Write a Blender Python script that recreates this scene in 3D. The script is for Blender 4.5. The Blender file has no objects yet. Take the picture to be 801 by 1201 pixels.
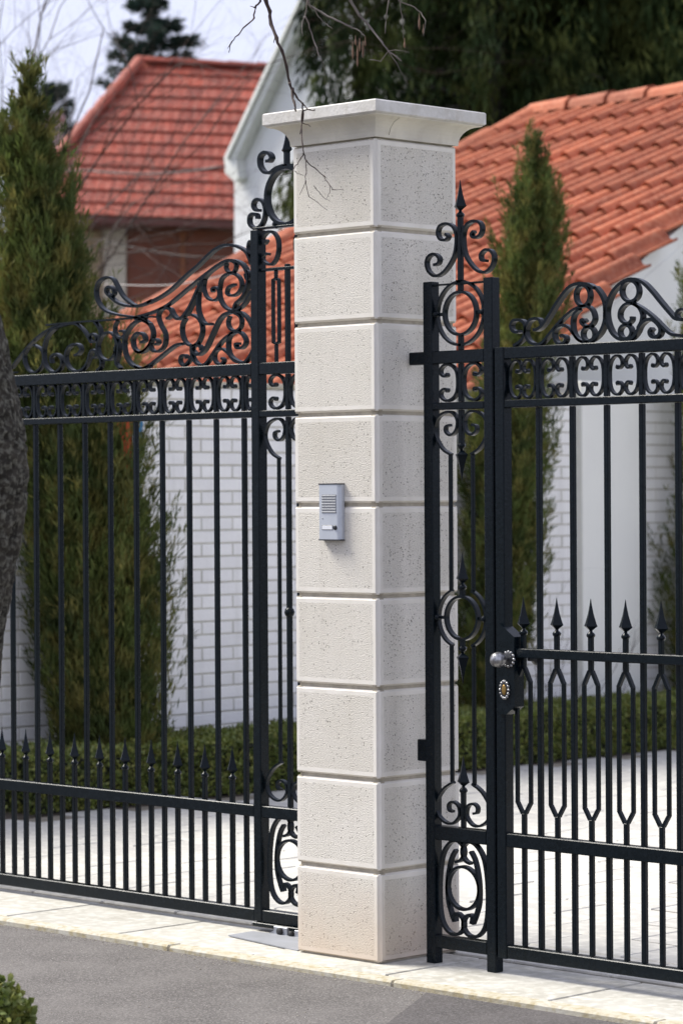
import bpy, math, random
import numpy as np
from mathutils import Vector, Matrix
random.seed(7); RNG = np.random.default_rng(11)
C = bpy.context.scene.collection
SC = bpy.context.scene

# ------------------------------------------------------------------ camera
PW, PH = 801.0, 1201.0
F, PITCH, ROLL, YAW = 3430.45, -0.0061, -0.0057, -0.7832
CAM = Vector((6.4156, -6.6039, 1.4839))
Fw = Vector((math.sin(YAW)*math.cos(PITCH), math.cos(YAW)*math.cos(PITCH), math.sin(PITCH)))
R0 = Vector((math.cos(YAW), -math.sin(YAW), 0)); U0 = R0.cross(Fw)
Rt = R0*math.cos(ROLL) + U0*math.sin(ROLL); Up = -R0*math.sin(ROLL) + U0*math.cos(ROLL)
cd = bpy.data.cameras.new("camera"); cam = bpy.data.objects.new("camera", cd); C.objects.link(cam)
M = Matrix((Rt, Up, -Fw)).transposed().to_4x4(); M.translation = CAM; cam.matrix_world = M
cd.sensor_fit = 'VERTICAL'; cd.sensor_height = 36; cd.sensor_width = 24; cd.lens = F/PH*36
cd.clip_start = 0.1; cd.clip_end = 2000
cd.dof.use_dof = True; cd.dof.focus_distance = 9.15; cd.dof.aperture_fstop = 5.0
SC.camera = cam
# ------------------------------------------------------------------ world, sun, exposure
SUN_EL, SUN_AZ = math.radians(50), math.radians(-110)   # azimuth from +y, negative = towards -x
wd = bpy.data.worlds.new("World"); SC.world = wd; wd.use_nodes = True
nt = wd.node_tree; bg = nt.nodes['Background']
sky = nt.nodes.new('ShaderNodeTexSky'); sky.sky_type = 'NISHITA'; sky.sun_disc = False
sky.sun_elevation = SUN_EL; sky.sun_rotation = SUN_AZ; sky.dust_density = 3.0; sky.air_density = 1.0; sky.ozone_density = 1.5
mx = nt.nodes.new('ShaderNodeMix'); mx.data_type = 'RGBA'; mx.inputs[0].default_value = 0.93
nt.links.new(sky.outputs[0], mx.inputs[6]); mx.inputs[7].default_value = (3.35, 3.5, 4.4, 1)
nt.links.new(mx.outputs[2], bg.inputs[0]); bg.inputs[1].default_value = 0.11
sl = bpy.data.lights.new("sun", 'SUN'); sun = bpy.data.objects.new("sun", sl); C.objects.link(sun)
sl.energy = 3.0; sl.angle = math.radians(26); sl.color = (1, 0.96, 0.87)
sd = Vector((math.sin(SUN_AZ)*math.cos(SUN_EL), math.cos(SUN_AZ)*math.cos(SUN_EL), math.sin(SUN_EL)))
sun.rotation_euler = sd.to_track_quat('Z', 'Y').to_euler()
SC.view_settings.view_transform = 'Standard'; SC.view_settings.look = 'None'
SC.view_settings.exposure = 1.22; SC.view_settings.gamma = 1; SC.view_settings.use_curve_mapping = False

# ------------------------------------------------------------------ pixel -> place helpers
def ray(px, py): return Fw + Rt*((px-PW/2)/F) - Up*((py-PH/2)/F)
def onY(px, py, y): d = ray(px, py); return CAM + d*((y-CAM.y)/d.y)
def onX(px, py, x): d = ray(px, py); return CAM + d*((x-CAM.x)/d.x)
def onZ(px, py, z=0): d = ray(px, py); return CAM + d*((z-CAM.z)/d.z)
def at(px, py, depth): return CAM + ray(px, py)*depth

# ------------------------------------------------------------------ materials
def mat(name, col, rough=0.7, spec=0.5, metal=0.0, var=None, vscale=5.0, var2=None, v2scale=40.0, bump=0.0, bscale=60.0,
        trans=0.0, detail=4, coat=0.0, pits=None, stripes=None):
    m = bpy.data.materials.new(name); m.use_nodes = True
    n = m.node_tree.nodes; l = m.node_tree.links; b = n['Principled BSDF']
    b.inputs['Roughness'].default_value = rough; b.inputs['Metallic'].default_value = metal
    b.inputs['Specular IOR Level'].default_value = spec
    if coat: b.inputs['Coat Weight'].default_value = coat
    g = n.new('ShaderNodeNewGeometry'); pos = g.outputs['Position']
    cur = None
    def mix(fac, a, c):
        x = n.new('ShaderNodeMix'); x.data_type = 'RGBA'; l.new(fac, x.inputs[0])
        for i, v in ((6, a), (7, c)):
            if hasattr(v, 'is_linked'): l.new(v, x.inputs[i])
            else: x.inputs[i].default_value = (*v, 1)
        return x.outputs[2]
    def noise(scale, lo, hi, det=detail):
        t = n.new('ShaderNodeTexNoise'); t.inputs['Scale'].default_value = scale; t.inputs['Detail'].default_value = det
        l.new(pos, t.inputs['Vector']); r = n.new('ShaderNodeMapRange')
        r.inputs[1].default_value = lo; r.inputs[2].default_value = hi; l.new(t.outputs[0], r.inputs[0]); return r.outputs[0]
    cur = col
    if var: cur = mix(noise(vscale, .35, .65), cur, var)
    if var2: cur = mix(noise(v2scale, .45, .68), cur, var2)
    hgt = None
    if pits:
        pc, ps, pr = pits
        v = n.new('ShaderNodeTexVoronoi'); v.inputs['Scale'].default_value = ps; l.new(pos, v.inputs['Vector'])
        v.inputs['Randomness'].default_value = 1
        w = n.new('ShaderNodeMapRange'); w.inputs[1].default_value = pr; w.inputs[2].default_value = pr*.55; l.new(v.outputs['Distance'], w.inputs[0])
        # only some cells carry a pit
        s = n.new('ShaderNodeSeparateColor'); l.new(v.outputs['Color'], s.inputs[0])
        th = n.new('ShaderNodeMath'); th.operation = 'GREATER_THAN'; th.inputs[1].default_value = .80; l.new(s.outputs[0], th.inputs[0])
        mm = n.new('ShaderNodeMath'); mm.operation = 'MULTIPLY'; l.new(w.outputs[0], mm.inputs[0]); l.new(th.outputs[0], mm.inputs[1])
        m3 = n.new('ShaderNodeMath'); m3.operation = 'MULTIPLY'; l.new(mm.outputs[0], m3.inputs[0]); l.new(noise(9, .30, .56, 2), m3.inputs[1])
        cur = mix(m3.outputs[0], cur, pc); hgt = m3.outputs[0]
    if hasattr(cur, 'is_linked'): l.new(cur, b.inputs['Base Color'])
    else: b.inputs['Base Color'].default_value = (*cur, 1)
    if bump:
        t = n.new('ShaderNodeTexNoise'); t.inputs['Scale'].default_value = bscale; t.inputs['Detail'].default_value = 5; l.new(pos, t.inputs['Vector'])
        h = t.outputs[0]
        if hgt is not None:
            sb = n.new('ShaderNodeMath'); sb.operation = 'SUBTRACT'; l.new(h, sb.inputs[0]); l.new(hgt, sb.inputs[1]); h = sb.outputs[0]
        bp = n.new('ShaderNodeBump'); bp.inputs['Strength'].default_value = bump; bp.inputs['Distance'].default_value = 0.004
        l.new(h, bp.inputs['Height']); l.new(bp.outputs[0], b.inputs['Normal'])
    if trans:
        tr = n.new('ShaderNodeBsdfTranslucent'); ms = n.new('ShaderNodeMixShader'); ms.inputs[0].default_value = trans
        if hasattr(cur, 'is_linked'): l.new(cur, tr.inputs[0])
        else: tr.inputs[0].default_value = (*cur, 1)
        l.new(b.outputs[0], ms.inputs[1]); l.new(tr.outputs[0], ms.inputs[2]); l.new(ms.outputs[0], n['Material Output'].inputs[0])
    return m
def tint_by_object(m, a, c):
    """each object of this material gets its own shade between a and c"""
    n = m.node_tree.nodes; l = m.node_tree.links; b = n['Principled BSDF']
    oi = n.new('ShaderNodeObjectInfo'); x = n.new('ShaderNodeMix'); x.data_type = 'RGBA'
    l.new(oi.outputs['Random'], x.inputs[0]); x.inputs[6].default_value = (*a, 1); x.inputs[7].default_value = (*c, 1)
    y = n.new('ShaderNodeMix'); y.data_type = 'RGBA'; y.blend_type = 'MULTIPLY'; y.inputs[0].default_value = 1
    src = b.inputs['Base Color']
    if src.is_linked: l.new(src.links[0].from_socket, y.inputs[6])
    else: y.inputs[6].default_value = src.default_value
    l.new(x.outputs[2], y.inputs[7]); l.new(y.outputs[2], src)
    return m

IRON = mat('painted_iron', (.0020, .0050, .0075), .25, .17, var=(.003, .0065, .010), vscale=9, var2=(.005, .009, .013), v2scale=70, bump=.10, bscale=120)
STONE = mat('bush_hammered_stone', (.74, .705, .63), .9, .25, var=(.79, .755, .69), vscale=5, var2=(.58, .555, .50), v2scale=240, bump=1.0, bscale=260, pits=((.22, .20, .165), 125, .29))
tint_by_object(STONE, (.90, .89, .87), (1.02, 1.02, 1.02))
MARGIN = mat('dressed_stone_margin', (.74, .705, .63), .85, .25, var=(.78, .745, .68), vscale=12, bump=.35, bscale=300)
JOINT = mat('stone_joint', (.52, .47, .38), .95, .2, var=(.40, .36, .29), vscale=30, bump=.5)
CAPM = mat('cap_stone', (.66, .64, .60), .8, .3, var=(.52, .50, .46), vscale=7, var2=(.66, .64, .61), v2scale=40, bump=.4, bscale=90)
COVE = mat('cove_plaster', (.72, .68, .58), .8, .3, var=(.56, .53, .46), vscale=6, bump=.2, bscale=60)
# stone foot turns to a warmer brown towards the ground, with a noisy edge
def warm_foot(m):
    n = m.node_tree.nodes; l = m.node_tree.links; b = n['Principled BSDF']
    g = n.new('ShaderNodeNewGeometry'); s = n.new('ShaderNodeSeparateXYZ'); l.new(g.outputs[0], s.inputs[0])
    t = n.new('ShaderNodeTexNoise'); t.inputs['Scale'].default_value = 5; l.new(g.outputs[0], t.inputs['Vector'])
    a = n.new('ShaderNodeMath'); a.operation = 'MULTIPLY_ADD'; a.inputs[1].default_value = -.30; l.new(t.outputs[0], a.inputs[0]); l.new(s.outputs[2], a.inputs[2])
    r = n.new('ShaderNodeMapRange'); r.inputs[1].default_value = .14; r.inputs[2].default_value = -.14; r.inputs[4].default_value = .6; l.new(a.outputs[0], r.inputs[0])
    x = n.new('ShaderNodeMix'); x.data_type = 'RGBA'; l.new(r.outputs[0], x.inputs[0])
    l.new(b.inputs['Base Color'].links[0].from_socket, x.inputs[6]); x.inputs[7].default_value = (.50, .37, .26, 1)
    l.new(x.outputs[2], b.inputs['Base Color'])
warm_foot(STONE); warm_foot(MARGIN)
def streaks(m, col, amt):
    n = m.node_tree.nodes; l = m.node_tree.links; b = n['Principled BSDF']
    g = n.new('ShaderNodeNewGeometry'); mp = n.new('ShaderNodeMapping'); mp.inputs['Scale'].default_value = (22, 22, 1.1); l.new(g.outputs[0], mp.inputs[0])
    t = n.new('ShaderNodeTexNoise'); t.inputs['Scale'].default_value = 1; t.inputs['Detail'].default_value = 4; l.new(mp.outputs[0], t.inputs['Vector'])
    r = n.new('ShaderNodeMapRange'); r.inputs[1].default_value = .52; r.inputs[2].default_value = .75; r.inputs[4].default_value = amt; l.new(t.outputs[0], r.inputs[0])
    x = n.new('ShaderNodeMix'); x.data_type = 'RGBA'; l.new(r.outputs[0], x.inputs[0])
    l.new(b.inputs['Base Color'].links[0].from_socket, x.inputs[6]); x.inputs[7].default_value = (*col, 1); l.new(x.outputs[2], b.inputs['Base Color'])
for m_, a_ in ((STONE,.14),(MARGIN,.14),(CAPM,.5),(COVE,.35)): streaks(m_, (.47,.43,.36), a_)
BRICK = tint_by_object(mat('white_painted_brick', (.88, .87, .84), .7, .3, var=(.82, .81, .79), vscale=4, bump=.5, bscale=60), (.93, .93, .93), (1, 1, 1))
streaks(BRICK, (.62,.61,.58), .35)
MORTAR = mat('beige_mortar', (.56, .54, .47), .95, .2, var=(.50, .48, .42), vscale=20, bump=.4)
PALE = mat('pale_render', (.80, .80, .74), .85, .3, var=(.76, .76, .71), vscale=2, bump=.25, bscale=90)
TILE = tint_by_object(mat('clay_tile', (.43, .132, .064), .7, .25, var=(.28, .075, .036), vscale=5, var2=(.42, .16, .09), v2scale=26, bump=.3, bscale=50), (.70, .68, .68), (1.12, 1.08, 1.04))
DECK = mat('roof_underlay', (.16, .07, .045), .9)
RTILE = tint_by_object(mat('red_tile', (.31, .058, .033), .65, .3, var=(.20, .036, .024), vscale=3, var2=(.29, .085, .06), v2scale=12, bump=.2, bscale=20), (.8, .8, .8), (1.1, 1.08, 1.05))
REDDARK = mat('red_brown_fascia', (.12, .035, .028), .6)
SHUT = mat('brown_shutter', (.21, .050, .020), .55, var=(.15, .034, .014), vscale=2)
SHUT2 = mat('orange_brown_post', (.25, .075, .025), .55)
TAN = mat('tan_wall', (.42, .31, .22), .9, var=(.38, .28, .20), vscale=1.5)
CREAM = mat('cream_pilaster', (.56, .49, .43), .85, var=(.52, .46, .40), vscale=2)
WHITEW = mat('white_render', (.86, .86, .86), .85, var=(.82, .82, .82), vscale=.8, bump=.2)
WHITEB = mat('white_bargeboard', (.82, .83, .79), .6)
GREYW = mat('grey_wall_far', (.30, .29, .29), .9)
ASPH = mat('asphalt', (.080, .074, .071), .9, .3, var=(.125, .116, .111), vscale=3.2, var2=(.20, .187, .178), v2scale=150, bump=1, bscale=220, pits=((.50, .48, .45), 70, .20))
ASPH2 = mat('dark_asphalt', (.058, .054, .053), .9, .3, var=(.092, .084, .082), vscale=3, var2=(.13, .12, .12), v2scale=120, bump=1, bscale=260, pits=((.36, .35, .34), 75, .14))
PAVE = tint_by_object(mat('pavement_stone', (.45, .437, .395), .8, .25, var=(.37, .355, .31), vscale=4.5, var2=(.54, .525, .48), v2scale=25, bump=.4, bscale=70), (.92, .92, .92), (1, 1, 1))
KERB = mat('lichened_kerb', (.46, .445, .39), .85, .3, var=(.42, .385, .29), vscale=9, var2=(.34, .29, .18), v2scale=38, bump=.6, bscale=60)
PAVER = tint_by_object(mat('driveway_paver', (.49, .475, .43), .6, .4, var=(.46, .445, .41), vscale=2.5, var2=(.62, .60, .54), v2scale=18, bump=.3, bscale=60), (.88, .88, .89), (1, 1, .99))
GROUT = mat('paver_joint', (.24, .21, .16), .95, var=(.16, .14, .11), vscale=8)
SOIL = mat('dark_soil', (.035, .026, .018), .95, var=(.06, .045, .03), vscale=8, bump=1)
GRASS = mat('garden_ground', (.05, .06, .025), .95, var=(.03, .04, .018), vscale=3)
THUJA = mat('thuja_foliage', (.105, .138, .034), .7, .25, var=(.045, .066, .018), vscale=4, var2=(.20, .175, .048), v2scale=9, trans=.3)
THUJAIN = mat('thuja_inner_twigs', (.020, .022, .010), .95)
BOX = mat('boxwood_leaf', (.19, .235, .05), .5, .45, var=(.070, .100, .022), vscale=9, var2=(.25, .25, .06), v2scale=22, trans=.2)
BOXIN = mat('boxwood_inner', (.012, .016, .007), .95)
CONI = mat('conifer_foliage', (.034, .058, .016), .8, .15, var=(.012, .022, .008), vscale=1.2, var2=(.11, .125, .030), v2scale=2.0, trans=.15)
SPRU = mat('spruce_foliage', (.030, .055, .040), .7, .25, var=(.018, .035, .026), vscale=1.5, trans=.15)
LEAFD = mat('broad_leaf_dark', (.03, .065, .032), .45, .5, var=(.02, .04, .02), vscale=3, trans=.2)
BARK = mat('rough_bark', (.048, .042, .033), .95, .2, var=(.022, .020, .016), vscale=22, var2=(.13, .125, .10), v2scale=70, bump=1, bscale=70)
TWIG = mat('twig_bark', (.045, .032, .030), .8, .3, var=(.09, .065, .055), vscale=20)
TWIGG = mat('grey_twig_bark', (.16, .14, .13), .85, .3, var=(.10, .085, .08), vscale=20)
SEED = mat('dry_seed_pods', (.075, .040, .026), .85, var=(.13, .075, .045), vscale=20)
ALU = mat('brushed_aluminium', (.52, .55, .60), .42, .5, metal=.35, var=(.49, .52, .57), vscale=20)
GRILL = mat('grille_grey', (.30, .31, .33), .5, metal=.3)
DARKP = mat('dark_plastic', (.02, .022, .026), .4)
WHITEP = mat('white_plate', (.72, .74, .78), .4)
SILV = mat('worn_nickel', (.42, .42, .43), .32, metal=.9, var=(.20, .20, .21), vscale=60, bump=.4, bscale=90)
BRASS = mat('brass', (.30, .19, .06), .4, metal=.8)
ZINC = mat('galvanised_steel', (.36, .38, .42), .45, metal=.5, var=(.24, .25, .28), vscale=25)
PLATE = mat('grey_ground_plate', (.27, .28, .31), .7, metal=.1, var=(.23, .24, .26), vscale=10)
ORANGE = mat('orange_cloth', (.62, .085, .025), .75, var=(.50, .06, .02), vscale=12)
BLUEC = mat('blue_cloth', (.02, .23, .50), .7)
CABLE = mat('black_cable', (.02, .02, .022), .5)
CABLEG = mat('grey_cable', (.30, .29, .28), .5)
RUBBER = mat('black_rubber', (.012, .012, .013), .6)

# ------------------------------------------------------------------ mesh builder
class MB:
    def __init__(s): s.v = []; s.f = []; s.mi = []; s.sm = []
    def add(s, vs, fs, mi=0, smooth=False):
        o = len(s.v); s.v += [tuple(v) for v in vs]; s.f += [tuple(i+o for i in f) for f in fs]
        s.mi += [mi]*len(fs); s.sm += [smooth]*len(fs); return s
    def box(s, x0, x1, y0, y1, z0, z1, mi=0):
        v = [(x0,y0,z0),(x1,y0,z0),(x1,y1,z0),(x0,y1,z0),(x0,y0,z1),(x1,y0,z1),(x1,y1,z1),(x0,y1,z1)]
        return s.add(v, [(0,3,2,1),(4,5,6,7),(0,1,5,4),(1,2,6,5),(2,3,7,6),(3,0,4,7)], mi)
    def bar(s, x0, x1, y0, y1, z0, z1, c=.003, mi=0):
        """box with chamfered long edges and small chamfered ends, along its longest axis"""
        lo = [x0,y0,z0]; hi = [x1,y1,z1]; d = [hi[i]-lo[i] for i in range(3)]; a = d.index(max(d)); b, e = [(1,2),(2,0),(0,1)][a]
        c = min(c, d[b]*.3, d[e]*.3)
        def ring(t, k):
            p = []
            for (bb, ee) in ((lo[b]+c+k,lo[e]+k),(hi[b]-c-k,lo[e]+k),(hi[b]-k,lo[e]+c+k),(hi[b]-k,hi[e]-c-k),(hi[b]-c-k,hi[e]-k),(lo[b]+c+k,hi[e]-k),(lo[b]+k,hi[e]-c-k),(lo[b]+k,lo[e]+c+k)):
                q = [0,0,0]; q[a] = t; q[b] = bb; q[e] = ee; p.append(q)
            return p
        k = c*.6
        V = ring(lo[a], k)+ring(lo[a]+k, 0)+ring(hi[a]-k, 0)+ring(hi[a], k)
        Fs = [tuple(range(7,-1,-1)), tuple(range(24,32))]
        for j in range(3):
            for i in range(8):
                n = (i+1) % 8; Fs.append((j*8+i, j*8+n, j*8+8+n, j*8+8+i))
        return s.add(V, Fs, mi)
    def tube(s, pts, rad, n=6, mi=0, cap=True, smooth=True):
        pts = [Vector(p) for p in pts]; rad = rad if hasattr(rad, '__len__') else [rad]*len(pts)
        V = []; up = Vector((0,0,1))
        for i, p in enumerate(pts):
            t = (pts[min(i+1,len(pts)-1)]-pts[max(i-1,0)]).normalized()
            a = t.cross(up)
            if a.length < .05: a = t.cross(Vector((1,0,0)))
            a.normalize(); b = t.cross(a)
            for k in range(n):
                th = 2*math.pi*k/n; V.append(p+(a*math.cos(th)+b*math.sin(th))*rad[i])
        Fs = [(i*n+k, i*n+(k+1) % n, (i+1)*n+(k+1) % n, (i+1)*n+k) for i in range(len(pts)-1) for k in range(n)]
        if cap: Fs += [tuple(range(n-1,-1,-1)), tuple(range((len(pts)-1)*n, len(pts)*n))]
        return s.add(V, Fs, mi, smooth)
    def lathe(s, c, prof, n=12, axis='z', mi=0, smooth=True, sx=1, sy=1):
        c = Vector(c); V = []
        for (r, h) in prof:
            for k in range(n):
                th = 2*math.pi*(k+.5*(n == 4)*0)/n; a, b = r*math.cos(th)*sx, r*math.sin(th)*sy
                V.append(c+(Vector((a,b,h)) if axis == 'z' else Vector((a,h,b)) if axis == 'y' else Vector((h,a,b))))
        m = len(prof)
        Fs = [(i*n+k, i*n+(k+1) % n, (i+1)*n+(k+1) % n, (i+1)*n+k) for i in range(m-1) for k in range(n)]
        Fs += [tuple(range(n-1,-1,-1)), tuple(range((m-1)*n, m*n))]
        return s.add(V, Fs, mi, smooth)
    def ribbon(s, pts, y, t=.0075, w=.016, sub=5, closed=False, taper=True, mi=0):
        """forged flat bar bent along a curve in the plane of the gate; pts are (x,z)"""
        P = [Vector((p[0], p[1])) for p in pts]; n = len(P); Q = []
        rng = range(n) if closed else range(n-1)
        for i in rng:
            if closed: a, b, c, d = P[i-1], P[i], P[(i+1) % n], P[(i+2) % n]
            else: a, b, c, d = P[max(i-1,0)], P[i], P[i+1], P[min(i+2,n-1)]
            for k in range(sub):
                u = k/sub; Q.append(.5*((2*b)+(c-a)*u+(2*a-5*b+4*c-d)*u*u+(3*b-a-3*c+d)*u**3))
        if not closed: Q.append(P[-1])
        m = len(Q); L = []; Rr = []
        for i in range(m):
            tg = (Q[(i+1) % m]-Q[i-1]) if closed else (Q[min(i+1,m-1)]-Q[max(i-1,0)])
            if tg.length < 1e-9: tg = Vector((1,0))
            tg.normalize(); nr = Vector((-tg.y, tg.x))*(t/2); L.append(Q[i]+nr); Rr.append(Q[i]-nr)
        y0, y1 = y-w/2, y+w/2
        rails = [[(p.x,y0,p.y) for p in L],[(p.x,y1,p.y) for p in L],[(p.x,y1,p.y) for p in Rr],[(p.x,y0,p.y) for p in Rr]]
        for q in range(4):
            A, B = rails[q], rails[(q+1) % 4]; V = A+B
            Fs = [(i, (i+1) % m, m+(i+1) % m, m+i) for i in range(m if closed else m-1)]
            s.add(V, [f[::-1] for f in Fs], mi, True)
        if not closed:
            s.add([rails[q][0] for q in range(4)], [(0,1,2,3)], mi); s.add([rails[q][-1] for q in range(4)], [(3,2,1,0)], mi)
        return s
    def prism(s, poly, y0, y1, mi=0, plane='y'):
        n = len(poly)
        f3 = (lambda a,b,c: (a,c,b)) if plane == 'y' else (lambda a,b,c: (c,a,b)) if plane == 'x' else (lambda a,b,c: (a,b,c))
        V = [f3(a,b,y0) for a,b in poly]+[f3(a,b,y1) for a,b in poly]
        Fs = [tuple(range(n)), tuple(range(2*n-1,n-1,-1))]+[(i, n+i, n+(i+1) % n, (i+1) % n) for i in range(n)]
        return s.add(V, Fs, mi)
    def mesh(s, name):
        me = bpy.data.meshes.new(name); me.from_pydata(s.v, [], s.f)
        me.polygons.foreach_set('material_index', s.mi); me.polygons.foreach_set('use_smooth', s.sm)
        me.validate(); me.update(); return me
def recalc(me):
    import bmesh
    b = bmesh.new(); b.from_mesh(me); bmesh.ops.recalc_face_normals(b, faces=b.faces); b.to_mesh(me); b.free()
def link(name, me, mats, parent=None, loc=None, fix=True):
    if not me.materials:
        for m in (mats if isinstance(mats, (list, tuple)) else [mats]): me.materials.append(m)
        if fix and len(me.polygons) < 20000: recalc(me)
    o = bpy.data.objects.new(name, me); C.objects.link(o)
    if loc is not None: o.location = loc
    if parent is not None:
        o.parent = parent
        if loc is None: o.matrix_parent_inverse = wm(parent).inverted()
    return o
def wm(o):
    m = o.matrix_basis.copy()
    while o.parent is not None: m = o.parent.matrix_basis @ o.matrix_parent_inverse @ m; o = o.parent
    return m
def obj(name, mb, mats, parent=None): return link(name, mb.mesh(name), mats, parent)
def tag(o, label=None, cat=None, group=None, kind=None):
    for k, v in (('label',label),('category',cat),('group',group),('kind',kind)):
        if v: o[k] = v
    return o
def thing(name, label, cat, loc=(0,0,0), group=None):
    o = bpy.data.objects.new(name, None); o.empty_display_size = .1; C.objects.link(o); o.location = loc
    return tag(o, label, cat, group)
def leafmesh(name, P, A, B, mats, parent=None, mi=None):
    """many four-cornered leaves: centre line from P to P+A, half width B (numpy arrays)"""
    n = len(P); V = np.empty((n,4,3)); V[:,0] = P; V[:,1] = P+A*.55+B; V[:,2] = P+A; V[:,3] = P+A*.55-B
    me = bpy.data.meshes.new(name); me.vertices.add(4*n); me.vertices.foreach_set('co', V.ravel())
    me.loops.add(4*n); me.polygons.add(n); me.loops.foreach_set('vertex_index', np.arange(4*n, dtype=np.int32))
    me.polygons.foreach_set('loop_start', np.arange(0,4*n,4, dtype=np.int32)); me.polygons.foreach_set('loop_total', np.full(n,4, dtype=np.int32))
    for m in mats: me.materials.append(m)
    if mi is not None: me.polygons.foreach_set('material_index', mi.astype(np.int32))
    me.update(); me.validate()
    o = bpy.data.objects.new(name, me); C.objects.link(o)
    if parent is not None: o.parent = parent; o.matrix_parent_inverse = wm(parent).inverted()
    return o
def unit(a): return a/np.maximum(np.linalg.norm(a, axis=1, keepdims=True), 1e-9)
def rnd(n, s=1.0): return RNG.normal(0, s, (n,3))

# ------------------------------------------------------------------ ground
def sheet(name, poly, z, m, th=.02):
    return tag(obj(name, MB().prism(poly, z-th, z, plane='z'), m), kind='structure')
tag(obj('ground', MB().add([(-300,-300,-.06),(300,-300,-.06),(300,300,-.06),(-300,300,-.06)], [(0,1,2,3)]), GRASS), kind='structure')
KY = -.19      # street edge of the kerb
sheet('road', [(-14,-9),(10,-9),(10,KY-.002),(-14,KY-.002)], -.018, ASPH, .03)
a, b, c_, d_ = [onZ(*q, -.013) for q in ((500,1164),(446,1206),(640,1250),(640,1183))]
sheet('dark_road_area', [(a.x,a.y),(b.x,b.y),(1.5,-1.6),(3.2,-1.2),(2.6,-.215),(d_.x,-.215)], -.0135, ASPH2, .003)  # thin sheet of darker asphalt tone over the road, right of the pillar
# kerb stones
kb = tag(obj('kerb', MB().box(-7,5,KY,-.13,-.06,-.008), GROUT), kind='structure')
x = -6.9; i = 0
while x < 4:
    L = 1.02
    me = MB().bar(0, L-.006, 0, .062, -.05, .0, .006).mesh('kerb_stone')
    link('kerb_stone', me, KERB, kb, (x, KY-.002, 0.001*((i*7) % 3))); x += L; i += 1
# pavement slabs between kerb and driveway
pv = tag(obj('pavement', MB().box(-7,5,-.125,.34,-.06,-.010), GROUT), kind='structure')
x = -6.75; i = 0
while x < 4:
    L = .66 if i % 2 else .60
    link('pavement_slab', MB().bar(0, L-.007, 0, .435, -.04, 0, .005).mesh('pavement_slab'), PAVE, pv, (x, -.124, .0015*((i*5) % 3)-.002)); x += L; i += 1
# driveway with pavers
dw = tag(obj('driveway', MB().prism([(-4.16,.345),(5,.345),(5,14),(-4.16,14)], -.05, -.010, plane='z'), GROUT), kind='structure')
pm = [MB().bar(0, .391, 0, .291, -.03, 0, .005).mesh('paver') for k in range(1)][0]
cells = []
for j in range(46):
    for i in range(24):
        X = -4.15+i*.40+(.2 if j % 2 else 0); Y = .35+j*.30
        if X+.39 > 4.9: continue
        cells.append((X, Y))
def vis(X, Y, Z=0, m=30):
    d = Vector((X,Y,Z))-CAM; zf = d.dot(Fw); return -m < PW/2+F*d.dot(Rt)/zf < PW+m and -m < PH/2-F*d.dot(Up)/zf < PH+m
vc = [q for q in cells if vis(q[0]+.2, q[1]+.15)]; vc.sort(key=lambda q: (Vector((q[0],q[1],0))-CAM).length)
near = vc[:300]; nset = set(near)
for X, Y in near: link('paver', pm, PAVER, dw, (X, Y, random.uniform(-.0025, .0015)))
st = MB()
for X, Y in cells:
    if (X,Y) not in nset: st.box(X, X+.393, Y, Y+.293, -.03, -.001)
tag(obj('far_paver', st, PAVER, dw), kind='stuff')
# gardens behind
sheet('planting_bed', [(-5.2,-.5),(-4.165,.9),(-4.165,14),(-5.2,14)], -.004, SOIL, .03)

# loose grit along the kerb and on the road
gb = MB(); gr_ = random.Random(3)
for k in range(900):
    near_k = gr_.random() < .6; gx = gr_.uniform(-2.6,1.6); gy = KY-.004-abs(gr_.gauss(0,.03)) if near_k else gr_.uniform(-1.2,KY-.01)
    q = gr_.uniform(.0012,.0032)*(1.5 if gr_.random() < .06 else 1); zz = -.018+q*.4
    V = [(gx+q*gr_.uniform(.7,1.3),gy,zz),(gx,gy+q*gr_.uniform(.7,1.3),zz),(gx-q*gr_.uniform(.7,1.3),gy,zz),(gx,gy-q,zz),(gx,gy,zz+q*.8),(gx,gy,zz-q*.6)]
    gb.add(V, [(0,1,4),(1,2,4),(2,3,4),(3,0,4),(1,0,5),(2,1,5),(3,2,5),(0,3,5)])
tag(obj('grit', gb, mat('grit_stone', (.42,.38,.32), .9, var=(.20,.18,.15), vscale=60)), kind='stuff')

# ------------------------------------------------------------------ gate pillar
W_, D_, H_ = .379, .3805, .29
pil = thing('gate_pillar', 'pale stone block gate pillar with chamfered joints and a wide moulded cap', 'pillar')
obj('core', MB().box(-W_+.013, -.013, .013, D_-.013, 0, 2.64), JOINT, pil)
def slab(w, h):
    """stone facing, face towards -y, origin lower left; chamfered edge, dressed margin, rough field"""
    c = .012; m = .024; mb = MB(); n = 7
    def rect(i, y): return [(i,y,i),(w-i,y,i),(w-i,y,h-i),(i,y,h-i)]
    V = rect(.0045,.030)+rect(.0045,.0115)+rect(.011,0)+rect(m,0)
    V += rect(m+.0015,-.0006) if False else []
    Fs = []
    for r in range(3):
        for k in range(4): Fs.append((r*4+k, r*4+(k+1) % 4, (r+1)*4+(k+1) % 4, (r+1)*4+k))
    mb.add(V, Fs[:4], 2); mb.add(V, Fs[4:], 0); mb.add(V[12:16], [(0,1,2,3)], 1); mb.add(V[0:4], [(3,2,1,0)], 0)
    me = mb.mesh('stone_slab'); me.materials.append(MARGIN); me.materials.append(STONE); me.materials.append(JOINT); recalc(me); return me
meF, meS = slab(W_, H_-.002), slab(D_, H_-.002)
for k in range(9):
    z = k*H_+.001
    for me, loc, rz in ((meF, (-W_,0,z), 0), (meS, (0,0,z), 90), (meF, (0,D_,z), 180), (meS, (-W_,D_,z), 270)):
        o = link('stone_slab', me, None, pil, Vector(loc)); o.rotation_euler.z = math.radians(rz)
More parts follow.
